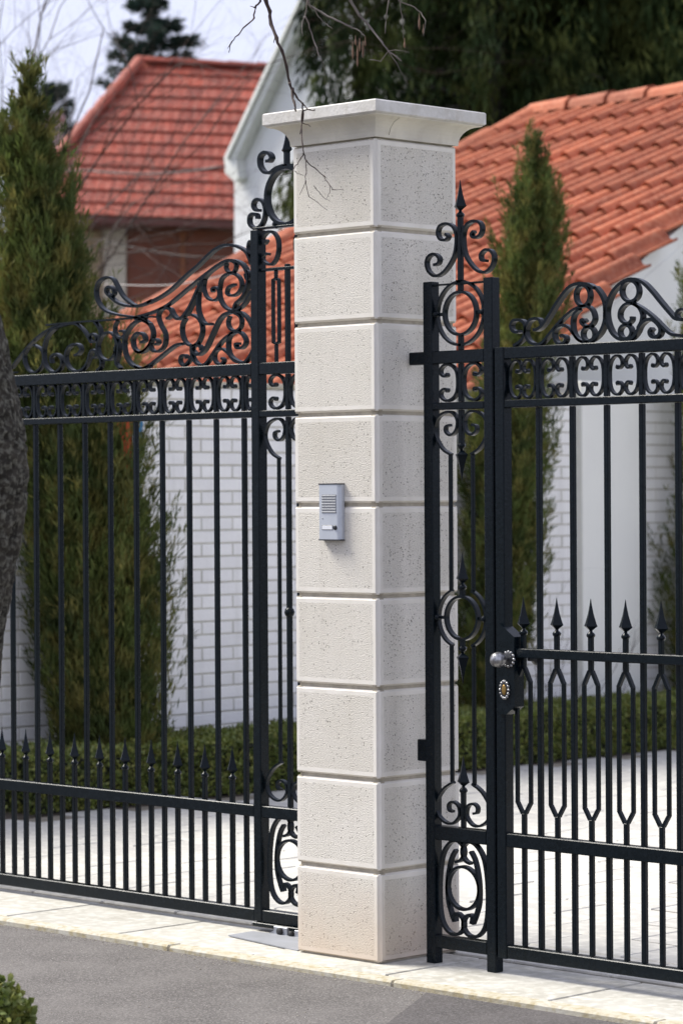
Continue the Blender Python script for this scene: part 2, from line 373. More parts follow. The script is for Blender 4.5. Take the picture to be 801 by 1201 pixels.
# cap: concave moulding and slab
cv = MB(); n = 7; rings = []
for k in range(n+1):
    t = k/n*math.pi/2; out = .002+.050*(1-math.cos(t)); zz = 2.611+.058*math.sin(t); rings.append((out, zz))
rings = [(-.01,2.609),(.002,2.609)]+rings+[(.058,2.671),(.058,2.677)]
V = []
for o_, zz in rings: V += [(-W_-o_,-o_,zz),(o_,-o_,zz),(o_,D_+o_,zz),(-W_-o_,D_+o_,zz)]
Fs = [(r*4+k, r*4+(k+1) % 4, r*4+4+(k+1) % 4, r*4+4+k) for r in range(len(rings)-1) for k in range(4)]
cv.add(V, Fs); obj('cap_moulding', cv, COVE, pil)
o_ = .066; sb = MB(); rr = [(o_-.004,2.675),(o_,2.679),(o_,2.712),(o_-.004,2.716)]; V = []
for q, zz in rr: V += [(-W_-q,-q,zz),(q,-q,zz),(q,D_+q,zz),(-W_-q,D_+q,zz)]
V.append((-W_/2,D_/2,2.728))
Fs = [(r*4+k, r*4+(k+1) % 4, r*4+4+(k+1) % 4, r*4+4+k) for r in range(3) for k in range(4)]+[(3,2,1,0)]+[(12+k,12+(k+1) % 4,16) for k in range(4)]
sb.add(V, Fs); obj('cap_slab', sb, CAPM, pil)
# hairline crack in the moulding
cr = [onY(467,140,-.045) for _ in range(1)]
pc = [(470,137,),(462,143),(458,150),(456,158)]
crk = [onX(px,py,.048-(i*.014)) for i,(px,py) in enumerate(pc)]
obj('crack', MB().tube(crk, .0012, 4), JOINT, pil)

# ------------------------------------------------------------------ intercom
x0, x1, z0, z1, yf = -.2395, -.1455, 1.336, 1.5185, -.022
ic = thing('intercom', 'silver door intercom with grille and one button on the pillar', 'intercom', (-.19,0,1.43))
obj('body', MB().prism([(x0,-.0005),(x1,-.0005),(x1,-.012),(x1-.006,yf+.002),(x1-.012,yf),(x0+.002,yf),(x0,yf+.002)], z0+.004, z1-.004, plane='z'), ALU, ic)
for zc in ((z0,z0+.004),(z1-.004,z1)): obj('end_cap', MB().box(x0-.001,x1+.001,yf-.001,-.0004,zc[0],zc[1]), DARKP, ic)
u = lambda px, py: (lambda p: (p.x, p.z))(onY(px, py, yf))
gx0, gz1 = u(377.4, 579.8); gx1, gz0 = u(394.3, 602)
obj('grille_plate', MB().box(gx0,gx1,yf-.0006,yf+.002,gz0,gz1), GRILL, ic)
for k in range(7):
    zz = gz0+(gz1-gz0)*(k+.5)/7
    obj('grille_slat', MB().bar(gx0+.001,gx1-.001,yf-.0022,yf-.0004,zz-.0026,zz+.0016,.0006), GRILL, ic)
nx0, nz1 = u(378, 616.5); nx1, nz0 = u(390, 621)
obj('name_plate_frame', MB().bar(nx0-.0018,nx1+.001,yf-.001,yf+.001,nz0-.0018,nz1+.0018,.0006), DARKP, ic)
obj('name_plate', MB().bar(nx0,nx1,yf-.0018,yf-.0008,nz0,nz1,.0004), WHITEP, ic)
bx, bz = u(393.2, 618.8)
obj('call_button', MB().lathe((bx,yf,bz), [(.0078,0),(.0078,-.0025),(.006,-.0045),(.002,-.005)], 16, 'y'), DARKP, ic)
lx, lz = u(378.3, 608); obj('indicator', MB().lathe((lx,yf,lz), [(.0022,0),(.0022,-.001),(.001,-.0012)], 8, 'y'), GRILL, ic)
for px, py in ((384.5,583.2),): pass

# ------------------------------------------------------------------ ironwork kit
def zc(x0, y0, s, pts, y): return [(lambda p: (p.x, p.z))(onY(x0+a/s, y0+b/s, y)) for a, b in pts]
def mirror(pts, c): return [(2*c-x, z) for x, z in pts]
TIP = MB().lathe((0,0,0), [(.004,-.014),(.007,-.012),(.024,0),(.020,.008),(.0105,.036),(.0045,.062),(.001,.082)], 4, 'z', smooth=False, sx=1.1, sy=.85).mesh('spear_tip')
COL = MB().lathe((0,0,0), [(.006,-.012),(.0125,-.007),(.0135,-.001),(.0105,.004),(.006,.007),(.005,.012)], 8, 'z').mesh('collar')
def spear_parts(parent, x, y, zbase, down=False):
    s = -1 if down else 1
    for nm, me, dz in (('collar', COL, -.025), ('spear_tip', TIP, 0)):
        loc = Vector((x,y,zbase+s*dz)); o = link(nm, me, IRON, parent)
        base = wm(parent).translation; o.matrix_parent_inverse = Matrix.Identity(4)
        o.location = loc-base
        if down: o.rotation_euler.x = math.pi
def rib(name, parent, pts, y, t=.0075, w=.016, closed=False, sub=5):
    return obj(name, MB().ribbon(pts, y, t, w, sub, closed), IRON, parent)
def circ(cx, cz, rx, rz=None, n=16): rz = rz or rx; return [(cx+rx*math.cos(2*math.pi*k/n), cz+rz*math.sin(2*math.pi*k/n)) for k in range(n)]
def cscroll(xs, s, zc_=1.8325, hh=.060, wd=.056):
    """C scroll with its spine at xs, curls opening towards s (+1 right)"""
    top = [(.60,.50),(.55,.38),(.70,.34),(.86,.46),(.90,.66),(.80,.86),(.58,.985),(.30,.90),(.10,.66),(.015,.34)]
    pts = top+[(0,0)]+[(a,-b) for a,b in top[::-1]]
    return [(xs+s*a*wd, zc_+b*hh) for a,b in pts]
BT = .0165   # thickness of the square bars
def bars_and_rails(): pass

# ------------------------------------------------------------------ sliding gate (left)
YL = .25; YM = YL+.019
sg = thing('sliding_gate', 'black wrought iron driveway gate left of the pillar with swooping scrollwork on top', 'gate', (-1.9,YM,0))
def rail(parent, x0, x1, z0, z1, y0, dep=.038, name='rail'): return obj(name, MB().bar(x0,x1,y0,y0+dep,z0,z1,.0025), IRON, parent)
T = .038
XL = -3.35
px0 = -.839
obj('post', MB().bar(px0,px0+T,YL-.002,YL+T+.002,.03,2.385,.003), IRON, sg)
obj('post', MB().bar(-.515-T,-.515,YL-.002,YL+T+.002,.03,2.385,.003), IRON, sg)
obj('post', MB().bar(XL,XL+T,YL-.002,YL+T+.002,.03,2.05,.003), IRON, sg)
for z0, z1 in ((1.892,1.932),(1.747,1.770),(.385,.425),(.028,.070)):
    rail(sg, XL+T+.001, px0-.001, z0, z1, YL); rail(sg, px0+T+.001, -.515-T-.001, z0, z1, YL)
rail(sg, -.514, -.385, 1.892, 1.932, YL+.004, .03, 'latch_arm')
bx_ = [-2.018+.1405*k for k in range(-9,9)]
for k, x in enumerate(bx_):
    obj('bar', MB().bar(x-BT/2,x+BT/2,YM-BT/2,YM+BT/2,.071,1.746,.002), IRON, sg)
    obj('bar', MB().bar(x-BT/2,x+BT/2,YM-BT/2,YM+BT/2,1.771,1.891,.002), IRON, sg)
    xs = x-.0703
    o = obj('spear_picket', MB().bar(xs-BT/2,xs+BT/2,YM-BT/2,YM+BT/2,.071,.512,.002), IRON, sg); spear_parts(o, xs, YM, .536)
    for s_, xx in ((1, x+.0125), (-1, x+.1405-.0125)):
        if x+.1405-.0125 < px0 or s_ == 1 and x+.07 < px0: rib('c_scroll', sg, cscroll(xx, s_), YM, .0065, .014, sub=4)
rib('c_scroll', sg, cscroll(bx_[-1]+.0125, 1, wd=.036), YM, .0065, .014, sub=4)
ZA = (0,300,4.45); ZB = (160,280,5.006)
def mk(*segs):
    out = []
    for z, pts in segs: out += zc(z[0], z[1], z[2], pts, YM)
    return out
A_, B_ = ZA, ZB
big = [
 ('scroll', mk((B_,[(680,150),(655,85),(612,52),(560,37),(515,40),(465,65),(415,110),(365,160),(300,215),(220,290),(150,340),(75,378)]),(A_,[(801,232),(755,254),(708,264),(660,260),(618,243),(583,214),(562,192),(563,170),(579,162),(596,175),(600,198),(584,210)])), .009, .020),
 ('scroll', mk((B_,[(440,188),(395,222),(300,300),(200,382),(130,420),(60,445),(0,462)]),(A_,[(725,322),(620,308),(557,286),(520,245),(506,190),(520,138),(558,113),(594,121),(618,160),(648,212),(690,248),(712,260)])), .008, .020),
 ('scroll', mk((A_,[(250,362),(400,347),(560,336),(700,325),(765,324)]),(B_,[(40,458),(112,459)])), .006, .020),
 ('scroll', mk((A_,[(66,588),(100,540),(160,468),(210,420),(262,385),(325,358)])), .006, .020),
 ('ring', mk((A_,[(182,465),(222,490),(234,535),(222,580),(190,608),(158,600),(136,560),(134,515),(150,480)])), .007, .018),
 ('scroll', mk((A_,[(345,362),(290,380),(250,430),(234,500),(244,570),(280,607),(315,594),(331,560),(320,526),(296,513),(273,530),(276,560)])), .008, .020),
 ('scroll', mk((A_,[(345,362),(395,354),(438,384),(468,428),(482,450),(505,446),(507,422),(488,408),(470,424)])), .0075, .018),
 ('scroll', mk((A_,[(396,520),(417,510),(429,490),(420,468),(394,461),(364,480),(349,520),(356,565),(382,597),(414,601),(445,586),(466,550),(476,512),(490,492),(508,500),(508,524),(490,534)])), .008, .020),
 ('scroll', mk((A_,[(500,345),(524,378),(531,420),(516,462),(516,505),(534,545),(532,580),(512,602)])), .008, .020),
 ('scroll', mk((A_,[(612,560),(606,500),(613,455),(598,415),(569,399),(535,420),(516,470),(526,520),(560,545),(592,534),(607,500)])), .0075, .018),
 ('scroll', mk((A_,[(618,340),(604,372),(608,410),(632,430),(655,412),(648,392),(630,394)])), .007, .018),
 ('scroll', mk((A_,[(606,420),(624,465),(622,520),(612,560),(634,588)])), .008, .020),
 ('scroll', mk((A_,[(744,448),(764,440),(752,408),(722,404),(700,432),(703,475),(726,503),(760,495),(786,462),(801,420)]),(B_,[(0,560),(0,560)])[:0] and []) if False else mk((A_,[(742,452),(763,440),(752,410),(722,404),(700,432),(703,475),(726,503),(762,495),(796,455)])), .009, .020),
 ('scroll', mk((A_,[(790,358),(740,336),(690,365),(656,430),(660,510),(690,565),(740,588),(790,576)])[:8]) , .009, .020),
 ('scroll', mk((B_,[(0,470),(50,476),(90,512),(103,560),(90,612),(60,652),(28,668),(2,655)])), .009, .020),
 ('scroll', mk((B_,[(185,470),(203,458),(214,438),(204,414),(175,404),(146,420),(134,460),(150,510),(172,552),(176,600),(160,642),(130,662),(100,655),(87,625),(96,598),(120,590),(136,608),(120,622)])), .008, .020),
 ('scroll', mk((B_,[(178,405),(206,415),(222,445),(246,470),(272,465),(300,432),(330,382),(362,310),(398,240),(440,190),(520,137),(570,127),(622,146),(652,190),(661,240),(650,300),(622,352),(590,382),(580,418)])), .0095, .022),
 ('scroll', mk((B_,[(300,450),(335,380),(370,310),(400,250)])), .0095, .020),
 ('scroll', mk((B_,[(376,258),(369,330),(368,415),(386,470),(410,500),(446,500)])), .0085, .020),
 ('scroll', mk((B_,[(405,240),(399,290),(416,340),(450,362),(483,350),(491,312),(472,286),(450,295),(455,312)])), .0075, .018),
 ('ring', mk((B_,[(557,128),(585,145),(588,170),(575,195),(545,196),(529,172),(533,144)])), .0065, .018),
 ('scroll', mk((B_,[(492,300),(502,242),(532,210),(575,205),(610,230),(622,275),(600,320),(562,335),(536,320),(546,285),(582,268)])), .008, .018),
 ('scroll', mk((B_,[(490,300),(496,350),(520,396),(560,422),(602,414),(642,378),(668,335),(690,300)])), .008, .020),
 ('ring', mk((B_,[(332,446),(370,468),(390,510),(388,565),(366,612),(332,628),(298,612),(276,565),(274,510),(294,468)])), .008, .020),
 ('scroll', mk((B_,[(0,748),(40,764),(85,742),(140,700),(195,655),(240,624),(275,616)])), .009, .020),
 ('scroll', mk((B_,[(570,428),(522,446),(490,482),(455,555),(420,632),(392,668),(360,680),(330,650)])), .0095, .022),
 ('ring', mk((B_,[(582,438),(612,455),(622,490),(612,525),(582,542),(552,525),(542,490),(552,455)])), .0075, .018),
 ('scroll', mk((B_,[(585,428),(620,434),(650,458),(672,492),(690,530)])), .008, .020),
 ('scroll', mk((B_,[(580,550),(532,580),(492,622),(452,682),(412,735),(370,738),(340,702),(330,652),(352,625),(380,632),(386,656)])), .0085, .020),
 ('scroll', mk((B_,[(556,556),(608,548),(640,578),(646,612),(625,640),(596,640),(588,620),(606,615)])), .0085, .020),
 ('scroll', mk((B_,[(562,560),(545,595),(545,650),(562,692),(602,720),(640,726),(670,692),(690,655)])), .0085, .020),
 ('scroll', mk((B_,[(612,728),(578,714),(542,670),(502,645),(470,662),(462,700),(476,730),(502,738),(519,715),(506,700)])), .008, .018),
 ('scroll', mk((B_,[(326,620),(332,680),(312,722),(282,745),(262,720),(268,690),(294,684),(300,704)])), .008, .018),
 ('ring', mk((B_,[(655,187),(668,200),(670,225),(660,242),(646,230),(642,205)])), .006, .016),
]
for nm, pts, t, w in big: rib(nm, sg, pts, YM, t, w)
# extend the swoop to the left, behind the trunk
rib('scroll', sg, [(-2.13,1.945),(-2.30,1.935),(-2.5,1.94),(-2.7,1.96),(-2.9,1.955),(-3.1,1.94)], YM, .006, .02)

def end_panel(parent, cx, y, yf, full_center):
    """narrow ornamental panel; cx = its axis, y = mid depth"""
    SZ4 = (480,400,6.008); SZ5 = (480,630,5.22); SZ6 = (480,860,4.143); SZ3 = (480,200,5.459)
    RY = .149; RC = .2235
    def tr(z, pts):  # trace on the right panel's plane, then shift to this panel
        return [(x-RC+cx, zz) for x, zz in zc(z[0], z[1], z[2], pts, RY)]
    def both(name, pts, t=.0075, w=.016):
        rib(name, parent, pts, y, t, w); rib(name, parent, mirror(pts, cx), y, t, w)
    # back to back scrolls between the two upper rails
    for s in (-1, 1): rib('c_scroll', parent, cscroll(cx+s*.012, s, wd=.082, hh=.058), y, .0075, .016)
    # curls below the second rail running into the side bars
    both('scroll', tr(SZ4, [(297,800),(240,762),(196,690),(181,620),(205,542),(260,502),(310,506),(342,560),(332,630),(296,663),(262,642),(260,606),(290,592)]))
    both('scroll', tr(SZ6, [(216,238),(170,270),(136,330),(140,390),(175,430),(215,437),(246,400),(240,352),(214,333),(194,346),(196,372),(213,380)]))
    # lower panel: ring held by four hooked bars
    both('scroll', tr(SZ6, [(228,625),(252,616),(268,585),(262,548),(236,522),(200,532),(165,590),(150,700),(150,830),(165,918),(200,968),(240,975),(266,945),(262,902),(240,876),(224,882),(228,915)]), .009, .018)
    both('scroll', tr(SZ6, [(228,566),(206,610),(190,700),(190,800),(206,870),(222,915)]), .009, .018)
    obj('ring', MB().ribbon(circ(cx, onY(543.5,1041.5,RY).z, .067), y, .009, .018, 3, True), IRON, parent)
    zA = zc(*SZ4, [(297,800)], RY)[0][1]; zB = zc(*SZ6, [(216,238)], RY)[0][1]
    return both, tr, zA, zB, (SZ3,SZ4,SZ5,SZ6)

cl = -.677
both, tr, zA, zB, Z_ = end_panel(sg, cl, YM, YL, True)
for s in (-1,1): obj('bar', MB().bar(cl+s*.047-.006,cl+s*.047+.006,YM-.006,YM+.006,zB,zA,.002), IRON, sg)
obj('bar', MB().bar(cl-BT/2,cl+BT/2,YM-BT/2,YM+BT/2,.426,1.746,.002), IRON, sg)
obj('bar', MB().bar(cl-BT/2,cl+BT/2,YM-BT/2,YM+BT/2,1.771,1.891,.002), IRON, sg)
obj('bar', MB().bar(cl-BT/2,cl+BT/2,YM-BT/2,YM+BT/2,1.933,2.262,.002), IRON, sg)
obj('ball_collar', MB().lathe((cl,YM,onY(338,718,YM).z), [(.009,-.016),(.015,-.010),(.018,0),(.015,.010),(.009,.016)], 10), IRON, sg)
# upper part of the narrow panel
zt = onY(330,315,YM).z
obj('strap', MB().bar(px0+T+.001,-.515-T-.001,YM-.011,YM+.011,zt-.005,zt+.005,.002), IRON, sg)
z2 = onY(330,272,YM).z
obj('strap', MB().bar(px0+.004,-.519,YM-.014,YM+.014,2.386,2.394,.002), IRON, sg)
for s in (-1,1):
    xx = cl+s*.056
    zt1, zb1 = onY(322,327,YM).z, onY(322,403,YM).z
    rib('oval_loop', sg, [(xx-.014,zb1+.02),(xx-.010,zb1+.004),(xx,zb1),(xx+.010,zb1+.004),(xx+.014,zb1+.02),(xx+.014,zt1-.02),(xx+.010,zt1-.004),(xx,zt1),(xx-.010,zt1-.004),(xx-.014,zt1-.02)], YM, .006, .014, True)
    obj('bar', MB().bar(xx-.006,xx+.006,YM-.006,YM+.006,1.933,zb1-.003,.002), IRON, sg)
    obj('bar', MB().bar(xx-.006,xx+.006,YM-.006,YM+.006,zt1+.003,zt-.005,.002), IRON, sg)
ZU = (250,150,6.006)
def zu(pts): return zc(ZU[0], ZU[1], ZU[2], pts, YM)
def bothL(pts, t=.008, w=.018, nm='scroll'):
    rib(nm, sg, pts, YM, t, w); rib(nm, sg, mirror(pts, cl), YM, t, w)
bothL(zu([(385,790),(365,815),(352,780),(385,735),(425,735),(458,780),(465,850),(450,920),(415,962),(370,950),(350,915),(368,885),(395,890)]))
bothL(zu([(382,235),(405,232),(416,205),(395,176),(360,176),(335,210),(338,270),(368,312),(410,315),(450,285),(500,268),(535,268)]), .010, .022)
bothL(zu([(330,580),(305,580),(288,550),(298,515),(328,503),(358,525),(372,575),(365,640),(340,690),(300,708),(265,680),(262,630),(285,606),(312,612),(318,640)]), .009, .020)
zc1 = zu([(520,280)])[0][1]; zc0 = zu([(520,678)])[0][1]
obj('crescent_ring', MB().ribbon(circ(cl, (zc0+zc1)/2, (zc1-zc0)/2, n=20), YM, .011, .026, 3, True), IRON, sg)
rib('c_scroll', sg, [(px0-.002,2.345),(px0-.018,2.350),(px0-.027,2.335),(px0-.024,2.315),(px0-.008,2.308),(px0-.001,2.312)], YM, .007, .018)
zs0, zs1 = zu([(505,262)])[0][1], zu([(505,95)])[0][1]
o = obj('spear_picket', MB().bar(cl-.009,cl+.009,YM-.009,YM+.009,zs0,zs1-.02,.002), IRON, sg)
t_ = link('spear_tip', TIP, IRON, o); t_.matrix_parent_inverse = Matrix.Identity(4); t_.location = Vector((cl,YM,zs1-.03))
obj('ball', MB().lathe((cl-.052,YM,zc0+.004), [(.003,-.016),(.012,-.010),(.016,0),(.012,.010),(.003,.016)], 10), IRON, sg)
for o in list(sg.children):   # the tips' parents sit in the gate's frame
    pass
# foot plate and roller under the gate
obj('foot_plate', MB().bar(-.835,-.44,YL-.012,YL+.05,.014,.0275,.002), IRON, sg)
rc = thing('gate_roller', 'galvanised roller carriage under the driveway gate beside the pillar', 'gate roller', (-.6,.22,0))
obj('bracket', MB().prism([(-.74,.0),(-.39,.0),(-.39,.0132),(-.71,.0132)], YL-.03, YL+.02), ZINC, rc)
obj('axle_plate', MB().bar(-.70,-.635,YL-.042,YL-.031,.0,.030,.002), ZINC, rc)
obj('axle_plate', MB().bar(-.60,-.50,YL-.042,YL-.031,.0,.026,.002), ZINC, rc)
obj('wheel', MB().lathe((-.668,YL-.043,.015), [(.012,-.006),(.013,-.004),(.013,.006),(.012,.008)], 14, 'y'), RUBBER, rc)
obj('wheel', MB().lathe((-.615,YL-.043,.012), [(.009,-.006),(.010,-.004),(.010,.006),(.009,.008)], 12, 'y'), RUBBER, rc)
pa, pb, pc_ = onZ(268,1097,.003), onZ(346,1119,.003), onZ(312,1090,.003)
obj('ground_plate', MB().prism([(pa.x,pa.y),(-.385,.012),(-.385,.24),(pc_.x,.2)], .0005, .0045, plane='z'), PLATE, rc)

# ------------------------------------------------------------------ fixed side panel (right of the pillar)
YR = .13; RM = .149; cx = .2235
sp = thing('gate_side_panel', 'narrow black iron panel with rings and spears between the pillar and the garden gate', 'gate panel', (cx,RM,0))
obj('post', MB().bar(.077,.115,YR,YR+T,0,2.152,.003), IRON, sp)
obj('post', MB().bar(.333,.371,YR,YR+T,0,2.152,.003), IRON, sp)
for z0, z1 in ((1.892,1.932),(1.747,1.770),(.393,.437),(.052,.092)):
    rail(sp, .116, .332, z0, z1, YR+.001, T-.002)
obj('bracket', MB().bar(.012,.076,YR+.004,YR+.034,1.892,1.932,.003), IRON, sp)
zb = onY(494,880,YR).z
obj('bracket', MB().bar(.040,.076,YR+.002,YR+.036,zb-.034,zb+.034,.003), IRON, sp)
both, tr, zA, zB, Z_ = end_panel(sp, cx, RM, YR, False)
SZ3, SZ4, SZ5, SZ6 = Z_
zr1 = onY(539,367.5,RM).z; zr2 = onY(541.7,724.8,RM).z
obj('strap', MB().bar(.116,.332,RM-.012,RM+.012,2.138,2.143,.002), IRON, sp)
obj('bar', MB().bar(cx-.008,cx+.008,RM-.008,RM+.008,2.1435,2.352,.002), IRON, sp)
o = obj('spear_picket', MB().bar(cx-.008,cx+.008,RM-.008,RM+.008,2.3525,2.362,.002), IRON, sp)
zt0 = onY(540,242,RM).z
for pz, dn in ((zt0, False),): spear_parts(sp, cx, RM, pz, dn)
both('scroll', tr(SZ3, [(236,405),(252,424),(236,445),(202,440),(186,400),(200,357),(242,340),(284,360),(304,410),(304,480),(290,550),(252,618),(210,663),(165,675),(126,642),(114,590),(130,550),(165,535),(194,560),(190,594),(162,605)]), .0085, .018)
obj('ring', MB().ribbon(circ(cx, zr1, .099, n=20), RM, .0075, .016, 3, True), IRON, sp)
obj('ring', MB().ribbon(circ(cx, zr1, .067, n=18), RM, .0085, .018, 3, True), IRON, sp)
obj('bar', MB().bar(cx-.008,cx+.008,RM-.008,RM+.008,zr1+.071,zr1+.095,.002), IRON, sp)
obj('bar', MB().bar(cx-.008,cx+.008,RM-.008,RM+.008,zr1+.104,2.1375,.002), IRON, sp)
obj('bar', MB().bar(cx-.008,cx+.008,RM-.008,RM+.008,1.933,zr1-.071,.002), IRON, sp)
obj('bar', MB().bar(cx-.008,cx+.008,RM-.008,RM+.008,1.771,1.891,.002), IRON, sp)
for zz, rr_ in ((zr1,.070),(zr2,.070)):
    for s in (-1,1):
        obj('pin', MB().bar(min(cx+s*rr_,cx+s*.108),max(cx+s*rr_,cx+s*.108),RM-.005,RM+.005,zz-.005,zz+.005,.001), IRON, sp)
        obj('ball', MB().lathe((cx+s*.099,RM-.009,zz), [(.003,-.010),(.009,-.006),(.0105,0),(.009,.006),(.003,.010)], 8), IRON, sp)
# hanging spear under the second rail
zt = onY(541.5,533,RM).z
obj('bar', MB().bar(cx-.008,cx+.008,RM-.008,RM+.008,zt+.018,1.746,.002), IRON, sp); spear_parts(sp, cx, RM, zt, True)
# middle ring with spear above and below
obj('ring', MB().ribbon(circ(cx, zr2, .067, n=18), RM, .0085, .018, 3, True), IRON, sp)
both('scroll', tr(SZ5, [(264,325),(222,360),(192,415),(180,490),(192,565),(224,625),(266,662)]), .0075, .016)
zu_ = onY(541.7,678.5,RM).z; zd_ = onY(542,771,RM).z
obj('bar', MB().bar(cx-.0075,cx+.0075,RM-.0075,RM+.0075,zr2+.070,zu_-.018,.002), IRON, sp); spear_parts(sp, cx, RM, zu_)
obj('bar', MB().bar(cx-.0075,cx+.0075,RM-.0075,RM+.0075,zd_+.018,zr2-.070,.002), IRON, sp); spear_parts(sp, cx, RM, zd_, True)
zq1 = zc(*SZ5, [(264,325)], RM)[0][1]; zq0 = zc(*SZ5, [(266,662)], RM)[0][1]
for s in (-1,1):
    for a_, b_ in ((zB, zq0), (zq1, zA)):
        obj('bar', MB().bar(cx+s*.047-.006,cx+s*.047+.006,RM-.006,RM+.006,a_,b_,.002), IRON, sp)
zl = onY(543,917,RM).z
obj('bar', MB().bar(cx-.0075,cx+.0075,RM-.0075,RM+.0075,.438,zl-.018,.002), IRON, sp); spear_parts(sp, cx, RM, zl)

# ------------------------------------------------------------------ pedestrian gate
pg = thing('garden_gate', 'black iron garden gate with forked spear pickets and a double arched crest', 'gate', (.809,RM,0))
gx0_, gx1_ = .380, 1.238
obj('stile', MB().bar(gx0_,gx0_+T,YR-.002,YR+T,.048,1.934,.003), IRON, pg)
obj('stile', MB().bar(gx1_-T,gx1_,YR-.002,YR+T,.048,1.934,.003), IRON, pg)
a_, b_ = gx0_+T+.001, gx1_-T-.001
for z0, z1 in ((1.897,1.933),(1.747,1.771),(.394,.436),(.050,.089)): rail(pg, a_, b_, z0, z1, YR)
rail(pg, .463, b_, .979, 1.008, YR-.004, .030)
for k in range(5):
    x = .5405+.1343*k
    obj('bar', MB().bar(x-BT/2,x+BT/2,RM-BT/2+.004,RM+BT/2+.004,.090,1.746,.002), IRON, pg)
    obj('bar', MB().bar(x-BT/2,x+BT/2,RM-BT/2+.004,RM+BT/2+.004,1.772,1.896,.002), IRON, pg)
for k in range(6):
    x = .4765+.1343*k
    if k > 5: break
    h = .0075; hs = .006
    mb = MB().bar(x-h,x+h,RM-h,RM+h,.948,1.062,.002).bar(x-h,x+h,RM-h,RM+h,.090,.500,.002)
    for s in (-1,1):
        P_ = [(x+s*.004,.950),(x+s*.027,.905),(x+s*.027,.535),(x+s*.004,.498)]
        for (xa,za),(xb,zb_) in zip(P_[:-1],P_[1:]):
            if abs(xa-xb) < 1e-6: mb.bar(xa-hs,xa+hs,RM-hs,RM+hs,zb_,za,.0015)
            else: mb.prism([(xa-hs,za),(xa+hs,za),(xb+hs,zb_),(xb-hs,zb_)], RM-hs, RM+hs)
    o = obj('forked_picket', mb, IRON, pg); spear_parts(o, x, RM, 1.083)
edges = [gx0_+T]+[.5405+.1343*k for k in range(5)]+[gx1_-T]
for i_ in range(6):
    l_, r_ = edges[i_], edges[i_+1]
    for xx, s_ in ((l_+(.004 if i_ == 0 else .0115), 1), (r_-(.004 if i_ == 5 else .0115), -1)): rib('c_scroll', pg, cscroll(xx, s_, zc_=1.834, hh=.059, wd=.055), RM+.004, .0065, .014, sub=4)
ZC_ = (590,320,7.28); ZD_ = (690,320,7.2165)
def m2(*segs):
    out = []
    for z, pts in segs: out += zc(z[0], z[1], z[2], pts, RM)
    return out
crest = [
 (m2((ZC_,[(268,487),(300,484),(345,450),(400,370),(450,287),(508,200),(560,137),(612,103),(672,92),(738,102),(792,132)]),(ZD_,[(70,126),(118,188),(146,262),(150,340),(144,420),(112,500),(62,555),(14,580)])), .010, .022),
 (m2((ZC_,[(336,440),(320,402),(282,390),(240,405),(212,450),(200,510),(220,570),(262,605),(312,610),(350,590),(400,530),(460,455),(530,380),(600,322),(670,290),(722,286),(765,318),(786,385),(766,438),(722,460),(686,440),(672,412),(690,398),(708,418)])), .0085, .020),
 (m2((ZC_,[(150,500),(120,508),(86,490),(75,450),(95,410),(140,402),(184,420),(200,470),(190,540),(150,590),(100,622)])), .0085, .020),
 (m2((ZC_,[(750,590),(700,592),(650,570),(610,520),(570,470),(520,447),(470,465),(443,510),(450,570),(480,605),(515,603),(541,580),(540,548),(512,533),(496,545)])), .0085, .020),
 (m2((ZC_,[(655,312),(612,360),(598,430),(610,512),(642,562),(690,592)])), .0085, .020),
 (m2((ZD_,[(801,308),(768,320),(750,350),(762,384),(786,392)])), .008, .020),
 (m2((ZD_,[(801,396),(742,386),(690,332),(620,250),(540,152),(470,84),(402,56),(340,60),(270,100),(210,168),(172,258),(160,340),(174,430),(210,510),(262,555),(322,566),(380,550),(420,502),(446,448),(490,405),(540,395),(582,420),(616,470),(610,520),(576,545),(540,535),(525,500),(545,470)])), .010, .022),
 (m2((ZD_,[(385,262),(330,262),(282,308),(270,370),(295,414),(338,430),(370,402),(372,370)])), .0085, .020),
 (m2((ZD_,[(372,256),(430,290),(460,350),(455,410),(425,470)])), .0085, .020),
 (m2((ZD_,[(390,262),(470,310),(560,382),(640,462),(700,515),(760,530),(815,532)])), .009, .020),
]
for pts, t, w in crest: rib('scroll', pg, pts, RM, t, w)
for z, c0, c1, rx, ry in ((ZC_,685,195,60,88),(ZC_,735,525,50,62),(ZD_,358,155,72,88),(ZD_,320,500,50,58)):
    rib('ring', pg, m2((z,[(c0+rx*math.cos(t*math.pi/6), c1+ry*math.sin(t*math.pi/6)) for t in range(12)])), RM, .0085, .020, True)
# lock box, knob, keyhole plate
lb = MB().prism([(.398,1.083),(.404,1.083),(.463,1.043),(.463,.828),(.455,.822),(.430,.803),(.398,.803)], YR-.010, YR+.035)
obj('lock_box', lb, IRON, pg)
k0 = onY(596.5,773,YR-.010); kx, kz = k0.x, k0.z
knob = obj('knob', MB().lathe((kx,YR-.010,kz), [(.006,0),(.007,-.018),(.007,-.024),(.015,-.028),(.0225,-.038),(.0245,-.050),(.021,-.064),(.012,-.072),(.003,-.074)], 20, 'y'), SILV, pg)
rs = MB(); rs.lathe((kx,YR-.010,kz), [(.024,0),(.024,-.003),(.018,-.006),(.006,-.007)], 20, 'y')
obj('rosette', rs, DARKP, pg)
for k in range(12):
    t = k*math.pi/6; obj('rosette_petal', MB().lathe((kx+.022*math.cos(t),YR-.0105,kz+.022*math.sin(t)), [(.0055,0),(.0055,-.002),(.003,-.005),(.001,-.0055)], 7, 'y'), SILV, pg)
e0 = onY(592,809,YR-.010)
obj('keyhole_plate', MB().lathe((e0.x,YR-.010,e0.z), [(1,0),(1,-.003),(.8,-.004)], 20, 'y', sx=.018, sy=.026), DARKP, pg)
obj('keyhole', MB().lathe((e0.x,YR-.014,e0.z), [(1,0),(1,-.002),(.7,-.003)], 14, 'y', sx=.009, sy=.016), BRASS, pg)
